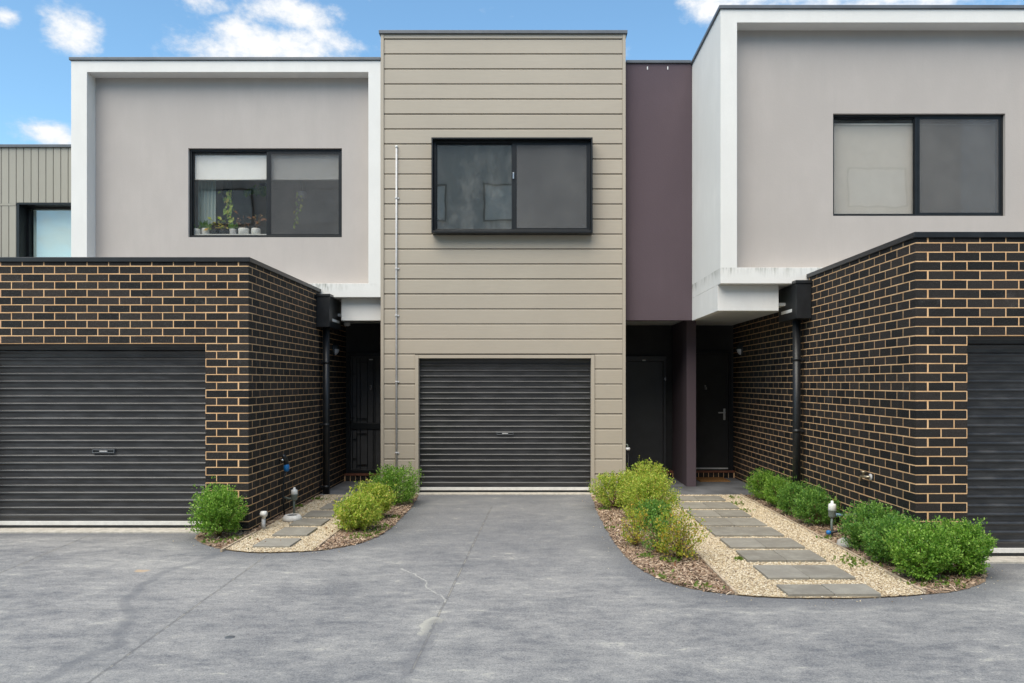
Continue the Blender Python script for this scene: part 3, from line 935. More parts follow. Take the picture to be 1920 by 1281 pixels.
# ------------------------------------------------------------------ the two rendered houses
def rendered_house(side, label):
    left = side == 'left'
    hs = thing('townhouse', label, 'house', ((-5, 11.2, 0) if left else (5, 9.66, 0)), 'townhouses in the row')
    its, xin, xout, xend, Yend, Ypar = garage_bricks(side)
    X, Yf = (XLW, YLG) if left else (XRW, YRG)
    s = 1 if left else -1
    # mortar body
    m = MB()
    zt = 3.0
    m.box(X, xin, Yf, Yf + .115, -.1, zt)                      # pier
    m.box(xin, xout, Yf, Yf + .115, 2.082, zt)                 # lintel
    m.box(xout, xend, Yf, Yf + .115, -.1, zt)
    m.box(X, X - s * .115, Yf + .115, Ypar, -.1, zt)           # side wall
    m.box(X, X - s * .115, Ypar, Yend, -.1, 2.69)
    bw = m.build('brick_wall', M['mortar'], hs)
    place_bricks(bw, its)
    # parapet capping
    m = MB(); t = .022; y1 = Ypar + .03
    o = [(X + s * t, Yf - t), (X + s * t, y1), (X - s * .16, y1), (X - s * .16, Yf + .16), (xend, Yf + .16), (xend, Yf - t)]
    m.prism(o if not left else o[::-1], 2.988, 3.040)
    m.build('parapet_cap', M['black_metal'], hs, .004)
    m = MB(); m.box(X - s * .12, xend, Yf + .12, (11.19 if left else 9.65), 2.82, 2.86)
    m.build('garage_roof', M['cap'], hs)
    garage_door(hs, min(xin, xout), max(xin, xout), Yf + .19, 2.09, (xin + xout) / 2 + (.06 if left else 0), wz(846, YLG + .19) if left else .87)
    threshold(hs, min(xin, xout), max(xin, xout), Yf - .035, Yf + .30)
    # white frame and recessed wall
    Yw = 11.20 if left else 9.66
    X0, X1 = (-6.825, -2.217) if left else (2.452, 7.06)
    ix0, ix1 = (-6.588, -2.40) if left else (2.664, 6.85)
    m = MB(); m.frame(X0, X1, 2.92, 6.440, ix0, ix1, 3.125, 6.270, Yw, Yw + 6)
    m.build('white_frame', M['white'], hs, .004)
    yw = Yw + .22
    if left: wX0, wX1, wZ0, wZ1, xm = wx(353, yw), wx(641, yw), wz(445, yw), wz(278, yw), wx(500, yw)
    else: wX0, wX1, wZ0, wZ1, xm = wx(1562, yw), wx(1885, yw), wz(405, yw), wz(213, yw), wx(1722, yw)
    m = MB(); m.frame(ix0 - .03, ix1 + .03, 3.10, 6.30, wX0, wX1, wZ0, wZ1, yw, yw + .16)
    m.build('upper_wall', M['taupe'], hs)
    if left:
        wn = sliding_window(hs, wX0 + .001, wX1 - .001, wZ0 + .001, wZ1 - .001, yw + .045, xm, .034, screen='screen_fine')
        for (a_, b_) in ((wX0 + .05, xm - .005), (xm + .02, wX1 - .05)):
            m = MB(); m.box(a_, b_, yw + .120, yw + .122, wz(333, yw), wz(287, yw)); m.build('blind', M['blind'], wn)
            m = MB(); m.tube([(a_, yw + .121, wz(333, yw)), (b_, yw + .121, wz(333, yw))], .010, 8); m.build('blind_rail', M['white_plastic'], wn)
        room(hs, wX0 - .25, wX1 + .25, wZ0 - .05, wZ1 + .15, yw + .165, yw + 1.35, M['interior'])
        m = MB(); m.box(wX0 + .0, wX1 - .0, yw + .116, yw + .36, wZ0 + .03, wZ0 + .072)
        m.build('window_ledge', M['white_plastic'], wn)
        m = MB()   # curtain: gathered folds
        xa, xb = wX0 + .02, wX0 + .30; n = 40
        V = []; 
        for k in range(n + 1):
            u = k / n; xx = xa + (xb - xa) * u; yy = yw + .30 + .02 * math.sin(u * 30)
            V += [(xx + .03 * 0, yy, wZ0 + .25), (xx, yy, wZ1 + .05)]
        m.add(V, [(2 * k, 2 * k + 2, 2 * k + 3, 2 * k + 1) for k in range(n)], True)
        m.build('curtain', M['curtain'], wn)
    else:
        wn = sliding_window(hs, wX0 + .001, wX1 - .001, wZ0 + .001, wZ1 - .001, yw + .045, xm, .028)
        m = MB(); m.box(wX0 + .05, wX1 - .05, yw + .135, yw + .137, wZ0 + .03, wz(227, yw)); m.build('blind', M['grey_blind'], wn)
        m = MB(); m.tube([(wX0 + .045, yw + .13, wz(227, yw)), (wX1 - .045, yw + .13, wz(227, yw))], .012, 8); m.build('blind_rail', M['white_plastic'], wn)
        room(hs, wX0 - .1, wX1 + .1, wZ0 - .05, wZ1 + .1, yw + .163, yw + .9, M['backing'])
    # roof cap
    m = MB(); t = .022
    m.box(X0 - (t if not left else t), X1 + (0 if left else t), Yw - t, Yw + 6.02, 6.443, 6.487)
    m.build('roof_cap', M['cap'], hs, .004)
    # lower beam set back under the frame, with soffit behind its lip
    yb = Yw + .15
    if left:
        m = MB(); m.box(-2.838, -2.217, yb, yb + .12, 2.585, 2.9185); m.build('entry_beam', M['white'], hs, .003)
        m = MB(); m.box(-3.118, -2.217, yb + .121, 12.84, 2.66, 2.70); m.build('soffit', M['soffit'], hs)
    else:
        m = MB(); m.box(2.452, 3.246, yb, yb + .12, 2.585, 2.9185); m.build('entry_beam', M['white'], hs, .003)
        m = MB(); m.box(2.452, 2.55, yb + .1205, 11.355, 2.585, 2.9185); m.build('side_beam', M['white'], hs)
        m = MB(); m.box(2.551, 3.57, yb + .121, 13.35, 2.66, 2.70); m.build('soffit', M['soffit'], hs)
    return hs
H3 = rendered_house('left', 'grey rendered house with white frame, dark brick garage and pot plants in its window')
H5 = rendered_house('right', 'grey rendered house with white frame and dark brick garage cut by the right picture edge')

# ------------------------------------------------------------------ clad house in the middle
H4 = thing('townhouse', 'narrow house clad in beige horizontal boards with black window box, plum wall beside it', 'house', (-.39, 11.2, 0), 'townhouses in the row')
TX0, TX1 = wx(714, YC), wx(1173, YC)
GX0, GX1, GZ = wx(785, YC), wx(1108, YC), wz(672, YC)
BX0, BX1 = -1.44, .925            # window box
BZ0, BZ1 = 3.845, 5.245
m = MB(); m.box(TX0 + .004, GX0 - .04, YC + .028, YC + .18, -.1, 6.80); m.box(GX1 + .04, TX1 - .004, YC + .028, YC + .18, -.1, 6.80)
m.box(GX0 - .04, GX1 + .04, YC + .028, YC + .18, GZ + .03, 6.80)
m.box(TX0 + .004, TX0 + .15, YC + .18, 18, -.1, 6.80); m.box(TX1 - .15, TX1 - .004, YC + .18, 18, -.1, 6.80)
wall4 = m.build('clad_wall', M['backing'], H4)
tw = .046
ztop = wz(72.6, YC); bp = .2235
def board(x0, x1, z0, z1):
    """shiplap board: square lower edge standing proud, chamfered top edge"""
    f = YC + .004; b = YC + .026
    pr = [(b, z0 + .008), (f, z0 + .008), (f, z1 - .020), (f + .016, z1 - .004), (b, z1 - .004)]
    m = MB(); m.extrude_x(pr, x0, x1)
    o = m.build('board', M['clad'], wall4)
    return o
cuts = [ztop - k * bp for k in range(32)]
x0, x1 = TX0 + tw + .002, TX1 - tw - .002
tg = .055
for z1, z0 in zip(cuts[:-1], cuts[1:]):
    if z1 < .05: break
    z0 = max(z0, -.012)
    if z0 > BZ0 - .01 and z1 < BZ1 + .01:
        spans = [(x0, BX0 + .01), (BX1 - .01, x1)]
    elif z1 < GZ + .10:
        spans = [(x0, GX0 - tg - .003), (GX1 + tg + .003, x1)]
    else:
        spans = [(x0, x1)]
    for a_, b_ in spans: board(a_, b_, z0 + random.uniform(-.0015, .0015), z1 + random.uniform(-.0015, .0015))
def part(mat, name, parent, *bx, bevel=.003):
    m = MB(); m.box(*bx); return m.build(name, M[mat], parent, bevel)
part('clad', 'top_trim', wall4, x0, x1, YC - .004, YC + .026, ztop + .003, 6.83)
part('clad', 'corner_trim', wall4, TX0, TX0 + tw, YC - .012, YC + .06, -.02, 6.83)
part('clad', 'corner_trim', wall4, TX1 - tw, TX1, YC - .012, YC + .06, -.02, 6.83)
part('cap', 'roof_cap', H4, TX0 - .025, TX1 + .025, YC - .035, 18.02, 6.833, 6.882, bevel=.004)
# garage opening trim
part('clad', 'door_trim', wall4, GX0 - tg, GX0 - .002, YC - .010, YC + .12, -.015, GZ + .052)
part('clad', 'door_trim', wall4, GX1 + .002, GX1 + tg, YC - .010, YC + .12, -.015, GZ + .052)
part('clad', 'door_trim', wall4, GX0 - .002, GX1 + .002, YC - .009, YC + .12, GZ, GZ + .051)
garage_door(H4, GX0, GX1, YC + .13, GZ, wx(947, YC + .1), wz(813, YC + .1))
threshold(H4, GX0 - .04, GX1 + .04, YC - .03, YC + .35)
# window box
m = MB(); m.frame(BX0, BX1, BZ0, BZ1, BX0 + .022, BX1 - .022, BZ0 + .030, BZ1 - .022, YC - .17, YC + .05)
hood = m.build('window_box', M['window_frame'], H4, .003)
xm4 = wx(963, YC - .08)
wn4 = sliding_window(H4, BX0 + .0225, BX1 - .0225, BZ0 + .0305, BZ1 - .0225, YC - .085, xm4, .034, glass='glass_dusty', depth=.075)
part('dark_blind', 'blind', wn4, BX0 + .03, BX1 - .03, YC - .008, YC - .005, BZ0 + .035, BZ1 - .03, bevel=0)
part('chrome', 'latch', wn4, xm4 - .012, xm4 + .008, YC - .098, YC - .076, wz(336, YC - .08), wz(324, YC - .08), bevel=.002)
# plum wall
YP = YC + .15
part('purple', 'plum_wall', H4, TX1 + .001, 2.451, YP, YP + .14, 2.588, 6.46)
part('cap', 'roof_cap', H4, TX1 + .026, 2.429, YP - .025, 17.9, 6.463, 6.505)
part('soffit', 'soffit', H4, TX1 + .001, 2.550, YP + .141, 13.35, 2.662, 2.70)
part('purple', 'blade_wall', H4, 2.505, 2.655, 12.0, 13.2, -.05, 2.655)
for (px_, py_) in ((1214, 128), (1252, 128)):
    part('white_plastic', 'fixing', H4, wx(px_, YP) - .008, wx(px_, YP) + .008, YP - .006, YP + .01, wz(py_ + 3, YP), wz(py_ - 3, YP))

# ------------------------------------------------------------------ entries
def doorstep(parent, x0, x1, y, ztop_):
    m = MB(); m.box(x0, x1, y, y + .5, -.06, ztop_ - .012); st = m.build('doorstep', M['mortar'], parent)
    pin = world_of(st).inverted()
    me = brick_mesh(.077, .098)
    n = int((x1 - x0) / .087); off = (x1 - x0 - n * .087) / 2
    for k in range(n):
        o = bpy.data.objects.new('brick', me); COL.objects.link(o)
        o.location = (x0 + off + (k + .5) * .087, y - .006, ztop_ - .062); o.parent = st; o.matrix_parent_inverse = pin
    m = MB(); m.box(x0, x1, y - .02, y + .4, ztop_ - .011, ztop_ + .016); m.build('sill', M['sill_red'], st, .004)
    return st
PZ = -.008
def porch(x0, x1, y0, y1, label):
    m = MB(); m.box(x0, x1, y0, y1, -.10, PZ)
    return tag(m.build('porch_slab', M['porch'], None, .006), label, kind='structure')
porch(-3.118, -2.216, 11.135, 12.65, 'dark concrete porch slab before the left front door')
porch(1.432, 3.569, 11.135, 13.10, 'dark concrete porch slab before the two right front doors')
# left: security door with number 3
YD = 12.80
part('charcoal', 'entry_wall', H3, -3.238, -2.22, YD + .06, YD + .16, -.05, 2.70, bevel=0)
doorstep(H3, -3.118, -2.217, 12.66, .095)
m = MB(); m.box(-3.05, -2.24, YD + .015, YD + .055, .115, 2.10)
fd = m.build('front_door', simple('screen_door_mesh', (.075, .075, .078), .6, .3, .1), H3, .003)
fd['label'] = 'black security screen door with barred panels'
m = MB(); m.frame(-3.10, -2.225, .112, 2.16, -3.045, -2.245, .165, 2.095, YD - .03, YD + .058); m.build('door_frame', M['black_metal'], fd, .003)
yg = YD - .018
def bar(x0, x1, z0, z1):
    m = MB(); m.box(x0, x1, yg, yg + .02, z0, z1); m.build('bar', M['black_metal'], fd)
dxl, dxr = -3.045, -2.245; dxc = (dxl + dxr) / 2
def sx_(px): return wx(px, YD)
b = .010
for zlo, zhi in ((.19, wz(806, YD)), (wz(792, YD), 2.06)):
    for px_ in (661, 669, 675.5, 689, 703):
        for xx in (sx_(px_), 2 * dxc - sx_(px_)):
            bar(xx - b / 2, xx + b / 2, zlo, zhi)
    for xx0, xx1 in ((sx_(669) + .006, sx_(689) - .006),):
        for (a_, c_) in ((xx0, xx1), (2 * dxc - xx1, 2 * dxc - xx0)):
            bar(a_, c_, zlo + .06, zlo + .072); bar(a_, c_, zhi - .072, zhi - .06)
    for f_ in (.25, .75):
        for (a_, c_) in ((sx_(661) + .006, sx_(669) - .006), (2 * dxc - sx_(669) + .006, 2 * dxc - sx_(661) - .006)):
            bar(a_, c_, zlo + (zhi - zlo) * f_, zlo + (zhi - zlo) * f_ + .01)
m = MB(); m.box(dxl, dxr, yg + .0, yg + .02, wz(804.5, YD), wz(793.5, YD)); m.build('mid_rail', M['black_metal'], fd, .003)
m = MB(); m.box(-3.06, -3.03, YD - .075, YD - .031, .98, 1.12); m.box(-3.055, -2.96, YD - .085, YD - .0755, 1.04, 1.06); m.build('handle', M['black_metal'], fd, .003)
door_number(fd, '3', sx_(696), yg - .006, wz(727, YD), .10)
part('white_plastic', 'door_closer', fd, sx_(693), sx_(700), YD - .036, YD - .031, wz(675.5, YD), wz(673.5, YD), bevel=0)
# right: doors 4 and 5
YD = 13.22
part('charcoal', 'entry_wall', H4, TX1 - .05, 2.58, YD + .06, YD + .16, -.05, 2.70, bevel=0)
part('charcoal', 'entry_wall', H5, 2.582, 3.575 + .11, YD + .06, YD + .16, -.05, 2.70, bevel=0)
doorstep(H4, TX1 + .01, 2.50, 13.10, .095)
doorstep(H5, 2.66, 3.569, 13.10, .095)
xa, xb = wx(1160, YD), wx(1243, YD)
m = MB(); m.box(xa, xb, YD, YD + .04, .115, wz(678, YD)); d4 = m.build('front_door', M['door_grey'], H4, .003)
m = MB(); m.frame(xa - .06, xb + .05, .112, wz(668, YD), xa - .004, xb + .004, .13, wz(677.5, YD), YD - .03, YD + .059); m.build('door_frame', M['door_grey'], d4, .003)
part('white_plastic', 'door_closer', d4, wx(1204, YD), wx(1210, YD), YD - .036, YD - .031, wz(677, YD), wz(675, YD), bevel=0)
door_number(d4, '4', wx(1246.5, YD), YD - .036, wz(711, YD), .10)
xa, xb = wx(1313, YD), wx(1366, YD)
xa = xb - .82
m = MB(); m.box(max(xa, 2.66), xb, YD, YD + .04, .13, 2.15); d5 = m.build('front_door', M['charcoal'], H5, .003)
m = MB(); m.frame(2.657, xb + .05, .112, 2.20, 2.70, xb + .004, .128, 2.155, YD - .03, YD + .059); m.build('door_frame', M['black_metal'], d5, .003)
door_number(d5, '5', wx(1323, YD), YD - .006, wz(727, YD), .10)
hx, hz = wx(1358, YD), wz(777, YD)
m = MB(); m.box(hx - .018, hx + .018, YD - .012, YD, hz - .10, hz + .10); m.box(hx - .115, hx + .012, YD - .05, YD - .034, hz + .02, hz + .04); m.box(hx - .008, hx + .008, YD - .034, YD - .012, hz + .022, hz + .038)
m.build('handle', M['galv'], d5, .003)
part('galv', 'draught_strip', d5, 2.71, xb - .01, YD - .01, YD - .001, .131, .155)
m = MB(); m.box(wx(1306, 12.82), wx(1362, 12.82), 12.55, 13.05, PZ, PZ + .018)
tag(m.build('doormat', M['mat_fibre'], None, .005), 'brown coir doormat before the black door numbered 5', 'doormat')

# ------------------------------------------------------------------ house at the far left
YF = 13.0
H2 = thing('townhouse', 'house with grey vertical boards behind the left garage, at the left picture edge', 'house', (-9, 13, 0), 'townhouses in the row')
fx0, fx1, ftop = -14.0, -6.9, wz(277, YF)
rx, rzt = wx(30, YF), wz(380, YF)
m = MB(); m.box(fx0, rx - .002, YF + .026, YF + .2, -.1, ftop); m.box(rx - .002, fx1, YF + .026, YF + .2, rzt + .002, ftop); m.box(rx - .002, fx1, YF + .35, YF + .45, 2.0, rzt + .002)
m.box(fx0, fx1, YF + .2, 19, ftop - .2, ftop - .001)
wall2 = m.build('board_wall', M['backing'], H2)
vp = 13.92 / F * YF
xs = rx - .002 - vp * 14
x = wx(133, YF) - 9 * vp - .006
def vboard(x0, x1, z0, z1):
    m = MB(); c = .006
    pr = [(x0 + .0035, YF + .026), (x0 + .0035, YF + .010), (x0 + .0035 + c, YF + .004), (x1 - .0035 - c, YF + .004), (x1 - .0035, YF + .010), (x1 - .0035, YF + .026)]
    m.prism(pr[::-1], z0, z1); m.build('board', M['vclad'], wall2)
for k in range(int((fx0 - rx) / vp), 18):
    a_, b_ = rx + k * vp, rx + (k + 1) * vp
    if b_ > fx1: break
    if k >= 0: vboard(a_, b_, rzt + .002, ftop)
    else:
        vboard(a_, b_, wz(381.5, YF), ftop); vboard(a_, b_, -.015, wz(386, YF))
part('vclad', 'joint_trim', wall2, fx0, rx - .003, YF - .002, YF + .025, wz(385.6, YF), wz(381.8, YF), bevel=0)
part('cap', 'roof_cap', H2, fx0, fx1, YF - .03, 19, ftop + .002, ftop + .05)
m = MB(); m.frame(rx - .001, fx1 - .1, 2.2, rzt, rx + .045, fx1 - .2, 2.3, rzt - .03, YF + .01, YF + .30)
wn2 = m.build('window', M['window_frame'], H2)
m = MB(); m.frame(rx + .0455, fx1 - .2, 2.3, rzt - .0305, rx + .085, fx1 - .25, 2.35, rzt - .06, YF + .22, YF + .28); m.build('sash', M['window_frame'], wn2)
m = MB(); m.box(rx + .08, fx1 - .24, YF + .24, YF + .245, 2.34, rzt - .055); m.build('pane', glass_mat('mirror_glass', .05, (.85, .9, .88)) and bpy.data.materials['mirror_glass'], wn2)
m = MB(); m.box(rx + .10, fx1 - .24, YF + .31, YF + .312, 2.3, rzt - .05); m.build('blind', M['blind'], wn2)

# ------------------------------------------------------------------ downpipes with rain heads
def downpipe(side, label):
    s = 1 if side == 'left' else -1
    X = XLW if side == 'left' else XRW
    y0, y1 = (10.99, 11.67) if side == 'left' else (9.52, 10.20)
    xw = X + s * .006; xo = X + s * .20
    t = thing('downpipe', label, 'downpipe', (X + s * .10, (y0 + .25), PZ), 'downpipes on the brick walls')
    m = MB(); m.box(xw, xo, y0, y1, 2.462, 2.905)
    rh = m.build('rain_head', M['black_metal'], t, .004)
    yt = 2.920
    m = MB(); m.frame(min(xw, xo) - .012 * (s < 0), max(xw, xo) + .012 * (s > 0), y0 - .012, min(y1, (11.185 if side == 'left' else 9.655)), 0, 0, 0, 0, 0, 0) if False else m.box(xw, xo + s * .012, y0 - .012, (11.185 if side == 'left' else 9.655), 2.9055, 2.945)
    m.build('rim', M['black_metal'], rh, .003)
    m = MB(); m.box(xo + s * .001, xo + s * .006, y0 + .16, y1 - .12, 2.555, 2.595)
    m.build('overflow_slot', M['white_plastic'], rh)
    cx, cy = X + s * .098, (11.20 if side == 'left' else 9.80)
    m = MB(); m.lathe([(.05, PZ - .02), (.05, 2.461)], (cx, cy, 0), 24); pp = m.build('pipe', M['black_metal'], t)
    for z in (.10, 1.02, 1.95):
        m = MB(); m.lathe([(.0535, z - .022), (.0535, z + .022)], (cx, cy, 0), 24); m.box(xw, cx - s * .04, cy - .03, cy + .03, z - .012, z + .012)
        m.build('bracket', M['black_metal'], t)
    return t
downpipe('left', 'black downpipe with square rain head on the left brick wall')
downpipe('right', 'black downpipe with square rain head on the right brick wall')

# ------------------------------------------------------------------ small fittings
def wall_light(side, Y, Z, label):
    s = 1 if side == 'left' else -1
    X = (XLW if side == 'left' else XRW) + s * .005
    t = thing('wall_light', label, 'wall light', (X, Y, Z), 'entry wall lights')
    # base plate (oval) and eyelid hood over a drooping lens
    m = MB(); n = 20
    prof = [(0.0, .075, .105), (.02, .070, .100), (.035, .055, .085)]
    V = []; fs = []
    for (dx, ry, rz) in prof:
        for k in range(n):
            t_ = 2 * math.pi * k / n; V.append((X + s * dx, Y + ry * math.cos(t_), Z + rz * math.sin(t_)))
    for i in range(2):
        for k in range(n):
            j = (k + 1) % n; fs.append((i * n + k, i * n + j, (i + 1) * n + j, (i + 1) * n + k))
    fs.append(tuple(range(2 * n, 3 * n)))
    m.add(V, fs, True); m.build('base', M['black_metal'], t)
    def dome(z0, z1, r, name, mat):
        m = MB(); V = []; fs = []; a, b_ = 8, 10
        for i in range(a + 1):
            ph = z0 + (z1 - z0) * i / a
            for k in range(b_ + 1):
                th = -math.pi / 2 + math.pi * k / b_
                V.append((X + s * (.01 + r * math.cos(ph) * math.cos(th)), Y + .78 * r * math.cos(ph) * math.sin(th), Z + 1.25 * r * math.sin(ph)))
        for i in range(a):
            for k in range(b_):
                q = i * (b_ + 1) + k; fs.append((q, q + 1, q + b_ + 2, q + b_ + 1))
        m.add(V, fs, True); m.build(name, mat, t)
    dome(math.radians(-88), math.radians(2), .078, 'lens', M['lens'])
    dome(math.radians(0), math.radians(88), .086, 'hood', M['black_metal'])
wall_light('left', 11.98, wz(655, 11.98), 'black eyelid wall light on the left brick wall beside the screen door')
wall_light('right', 12.65, wz(655, 12.65), 'black eyelid wall light on the right brick wall beside the plain black door')
# motion sensor under the left rain head
t = thing('motion_sensor', 'small grey motion sensor under the white beam by the left rain head', 'sensor', (wx(650, 11.9), 11.9, 2.66))
cx = wx(651, 11.9)
m = MB(); m.lathe([(.03, 2.60), (.03, 2.659)], (cx, 11.9, 0), 12); m.build('mount', M['galv'], t)
m = MB(); m.lathe([(.025, 2.54), (.05, 2.55), (.055, 2.58), (.045, 2.602)], (cx, 11.89, 0), 14); m.build('head', M['galv'], t)
# conduit on the clad front
t = thing('conduit_pipe', 'thin grey conduit running up the beige boards left of the roller door', 'conduit', (wx(743, YC), YC - .014, 0))
cx = wx(743.5, YC)
m = MB(); m.tube([(cx, YC - .016, ZA), (cx, YC - .016, wz(500, YC)), (cx + .002, YC - .016, wz(276, YC))], .0135, 10); m.build('tube', M['galv'], t)
m = MB(); m.lathe([(.018, 0), (.018, .03), (.010, .036)], (cx + .002, YC - .016, wz(278, YC)), 10); m.build('end_cap', M['white_plastic'], t)
for py_ in (372, 504, 592, 716, 849):
    z = wz(py_, YC); m = MB(); m.box(cx - .022, cx + .04, YC - .012, YC + .004, z - .010, z + .010); m.lathe([(.0165, z - .012), (.0165, z + .012)], (cx, YC - .016, 0), 10)
    m.build('clip', M['galv'], t)
# gas outlet knob at the right edge of the clad wall
t = thing('gas_outlet', 'small round metal outlet at the right edge of the beige cladding', 'outlet', (TX1 + .03, YC + .03, .45))
z = wz(842, YC)
m = MB(); m.lathe([(.028, -.02), (.036, 0), (.028, .02)], (TX1 + .036, YC + .01, z), 14); m.build('knob', M['galv'], t)
m = MB(); m.tube([(TX1 - .02, YC + .03, z + .07), (TX1 + .03, YC + .02, z + .06), (TX1 + .036, YC + .01, z + .015)], .012, 8); m.build('pipe', M['green_pipe'], t)
m = MB(); m.tube([(TX1 + .036, YC + .01, z - .015), (TX1 + .05, YC + .0, .2), (TX1 + .05, YC - .02, ZA)], .004, 6); m.build('cord', M['black_metal'], t)

def water_meter(x, y, h, arm, label, with_blue):
    t = thing('water_meter', label, 'water meter', (x, y, ZA))
    m = MB(); m.tube([(x, y, ZA), (x - .005, y, h * .35), (x, y, h * .55)], .014, 8); m.build('riser', M['green_pipe'], t)
    m = MB(); m.lathe([(.022, h * .50), (.036, h * .54), (.040, h * .56), (.040, h * .70), (.044, h * .71), (.044, h * .74)], (x, y, 0), 14); m.build('body', M['green_pipe'], t)
    m = MB(); m.lathe([(.041, h * .742), (.042, h * .745), (.040, h * .88), (.034, h * .905), (.016, h * .91), (.015, h * .985), (.004, h)], (x, y, 0), 14); m.build('cap', M['white_plastic'], t)
    m = MB(); m.tube([(x, y, h * .58), (x + arm * .5, y + .02, h * .56), (x + arm, y + .03, h * .60)], .013, 8); m.build('arm', M['blue_plastic'] if False else M['green_pipe'], t)
    if with_blue:
        m = MB(); m.lathe([(.012, -.02), (.026, -.012), (.028, .012), (.014, .024)], (x - .05, y - .03, .035), 12); m.build('tap_knob', M['blue_plastic'], t)
        m = MB(); m.tube([(x - .05, y - .03, .03), (x + .06, y, .045), (x + .18, y + .03, .06)], .013, 8); m.build('ground_pipe', M['black_metal'], t)
        m = MB(); m.tube([(x + .03, y - .02, h * .60), (x + .13, y + .0, h * .58)], .019, 8, .012); m.build('coupling', simple('faded_blue', (.13, .22, .30), .5), t)
    return t
water_meter(-2.955, 9.45, .335, -.14, 'white capped water meter on a stand beside the left brick wall', False)
water_meter(3.265, 8.12, .375, .30, 'white capped water meter with blue tap knob at the foot of the right brick wall', True)
# hose standpipe with blue bulb
x, y = -3.075, 9.40
t = thing('standpipe', 'black standpipe with blue coupling against the left brick wall', 'standpipe', (x, y, ZA))
m = MB(); m.tube([(x + .012, y, ZA), (x, y - .02, .25), (x + .005, y + .01, .47), (x + .03, y + .02, .54)], .011, 8); m.build('hose', M['black_metal'], t)
m = MB(); m.lathe([(.016, -.045), (.034, -.03), (.036, .02), (.028, .045), (.02, .055)], (x + .032, y + .02, .58), 14); m.build('coupling', M['blue_plastic'], t)
m = MB(); m.tube([(x + .03, y + .02, .63), (x + .01, y + .005, .72), (x - .01, y - .01, .745)], .034, 10, .024); m.build('valve', M['black_metal'], t)
m = MB(); m.tube([(x - .045, y - .01, .68), (x + .01, y - .02, .68)], .014, 8); m.build('wall_tap', M['chrome'], t)
# white ring pot
x, y = -2.845, 9.02
t = thing('drain_ring', 'round white ring with a disc coloured as inner shade in the gravel by the left wall', 'drain', (x, y, ZA))
m = MB(); m.lathe([(.100, 0), (.116, .012), (.110, .045), (.085, .072), (.066, .072), (.062, .05)], (x, y, ZA + .012), 26)
m.build('ring', simple('white_concrete', (.60, .59, .57), .8, .2, .1, 30, .3, 120), t)
m = MB(); m.lathe([(.064, .0), (.064, .066)], (x, y, ZA + .012), 20); m.build('shade_disc', M['backing'], t)  # solid dark plug: the shade inside the ring is put into its colour
# short vent stub
x, y = wx(495, 8.5), 8.5
t = thing('vent_stub', 'short white pipe stub with elbow in the gravel near the left brick corner', 'pipe', (x, y, ZA))
m = MB(); m.lathe([(.022, ZA), (.022, .115)], (x - .005, y, 0), 12); m.build('pipe', M['galv'], t)
m = MB(); m.tube([(x - .005, y, .112), (x, y - .005, .14), (x + .008, y - .02, .165)], .022, 10); m.build('neck', M['white_plastic'], t)
m = MB(); m.tube([(x - .022, y - .02, .168), (x + .036, y - .03, .17)], .033, 12); m.build('elbow', M['white_plastic'], t)
# garden tap on right wall
y = 7.93; z = .66; x = XRW - .005
t = thing('garden_tap', 'small brass garden tap on the right brick wall', 'tap', (x, y, z))
brass = simple('dull_brass', (.42, .36, .26), .35, .5, .1, 40, metal=.8)
m = MB(); m.tube([(x, y - .06, z), (x - .03, y - .06, z), (x - .05, y - .02, z), (x - .055, y + .05, z - .005), (x - .055, y + .06, z - .05)], .014, 10); m.build('spout', brass, t)
m = MB(); m.lathe([(.012, 0), (.012, .03), (.03, .034), (.03, .044)], (x - .05, y, z + .01), 10); m.build('handle', brass, t)
m = MB(); m.tube([(x + .001, y - .06, z), (x - .01, y - .06, z)], .034, 14); m.build('flange', M['galv'], t)
# pale rock
rk = MB(); rk.lathe([(.002, -.02), (.06, -.02), (.085, .015), (.07, .06), (.035, .085), (.004, .09)], (wx(1586, 7.62), 7.62, ZA + .01), 9)
o = rk.build('rock', M['rock']); 
for v in o.data.vertices:
    v.co.x += random.uniform(-.012, .012); v.co.y += random.uniform(-.012, .012); v.co.z += random.uniform(-.006, .006)
tag(o, 'pale rounded rock at the hedge edge below the right water meter', 'rock')
# inspection cover in the drive
q = gp(431, 1195); m = MB(); m.lathe([(.033, 0), (.033, .003), (.026, .004), (.001, .004)], (q[0], q[1], ZA - .002), 18)
tag(m.build('inspection_cover', M['cap']), 'small round dark inspection cap in the driveway surface', 'drain cover')

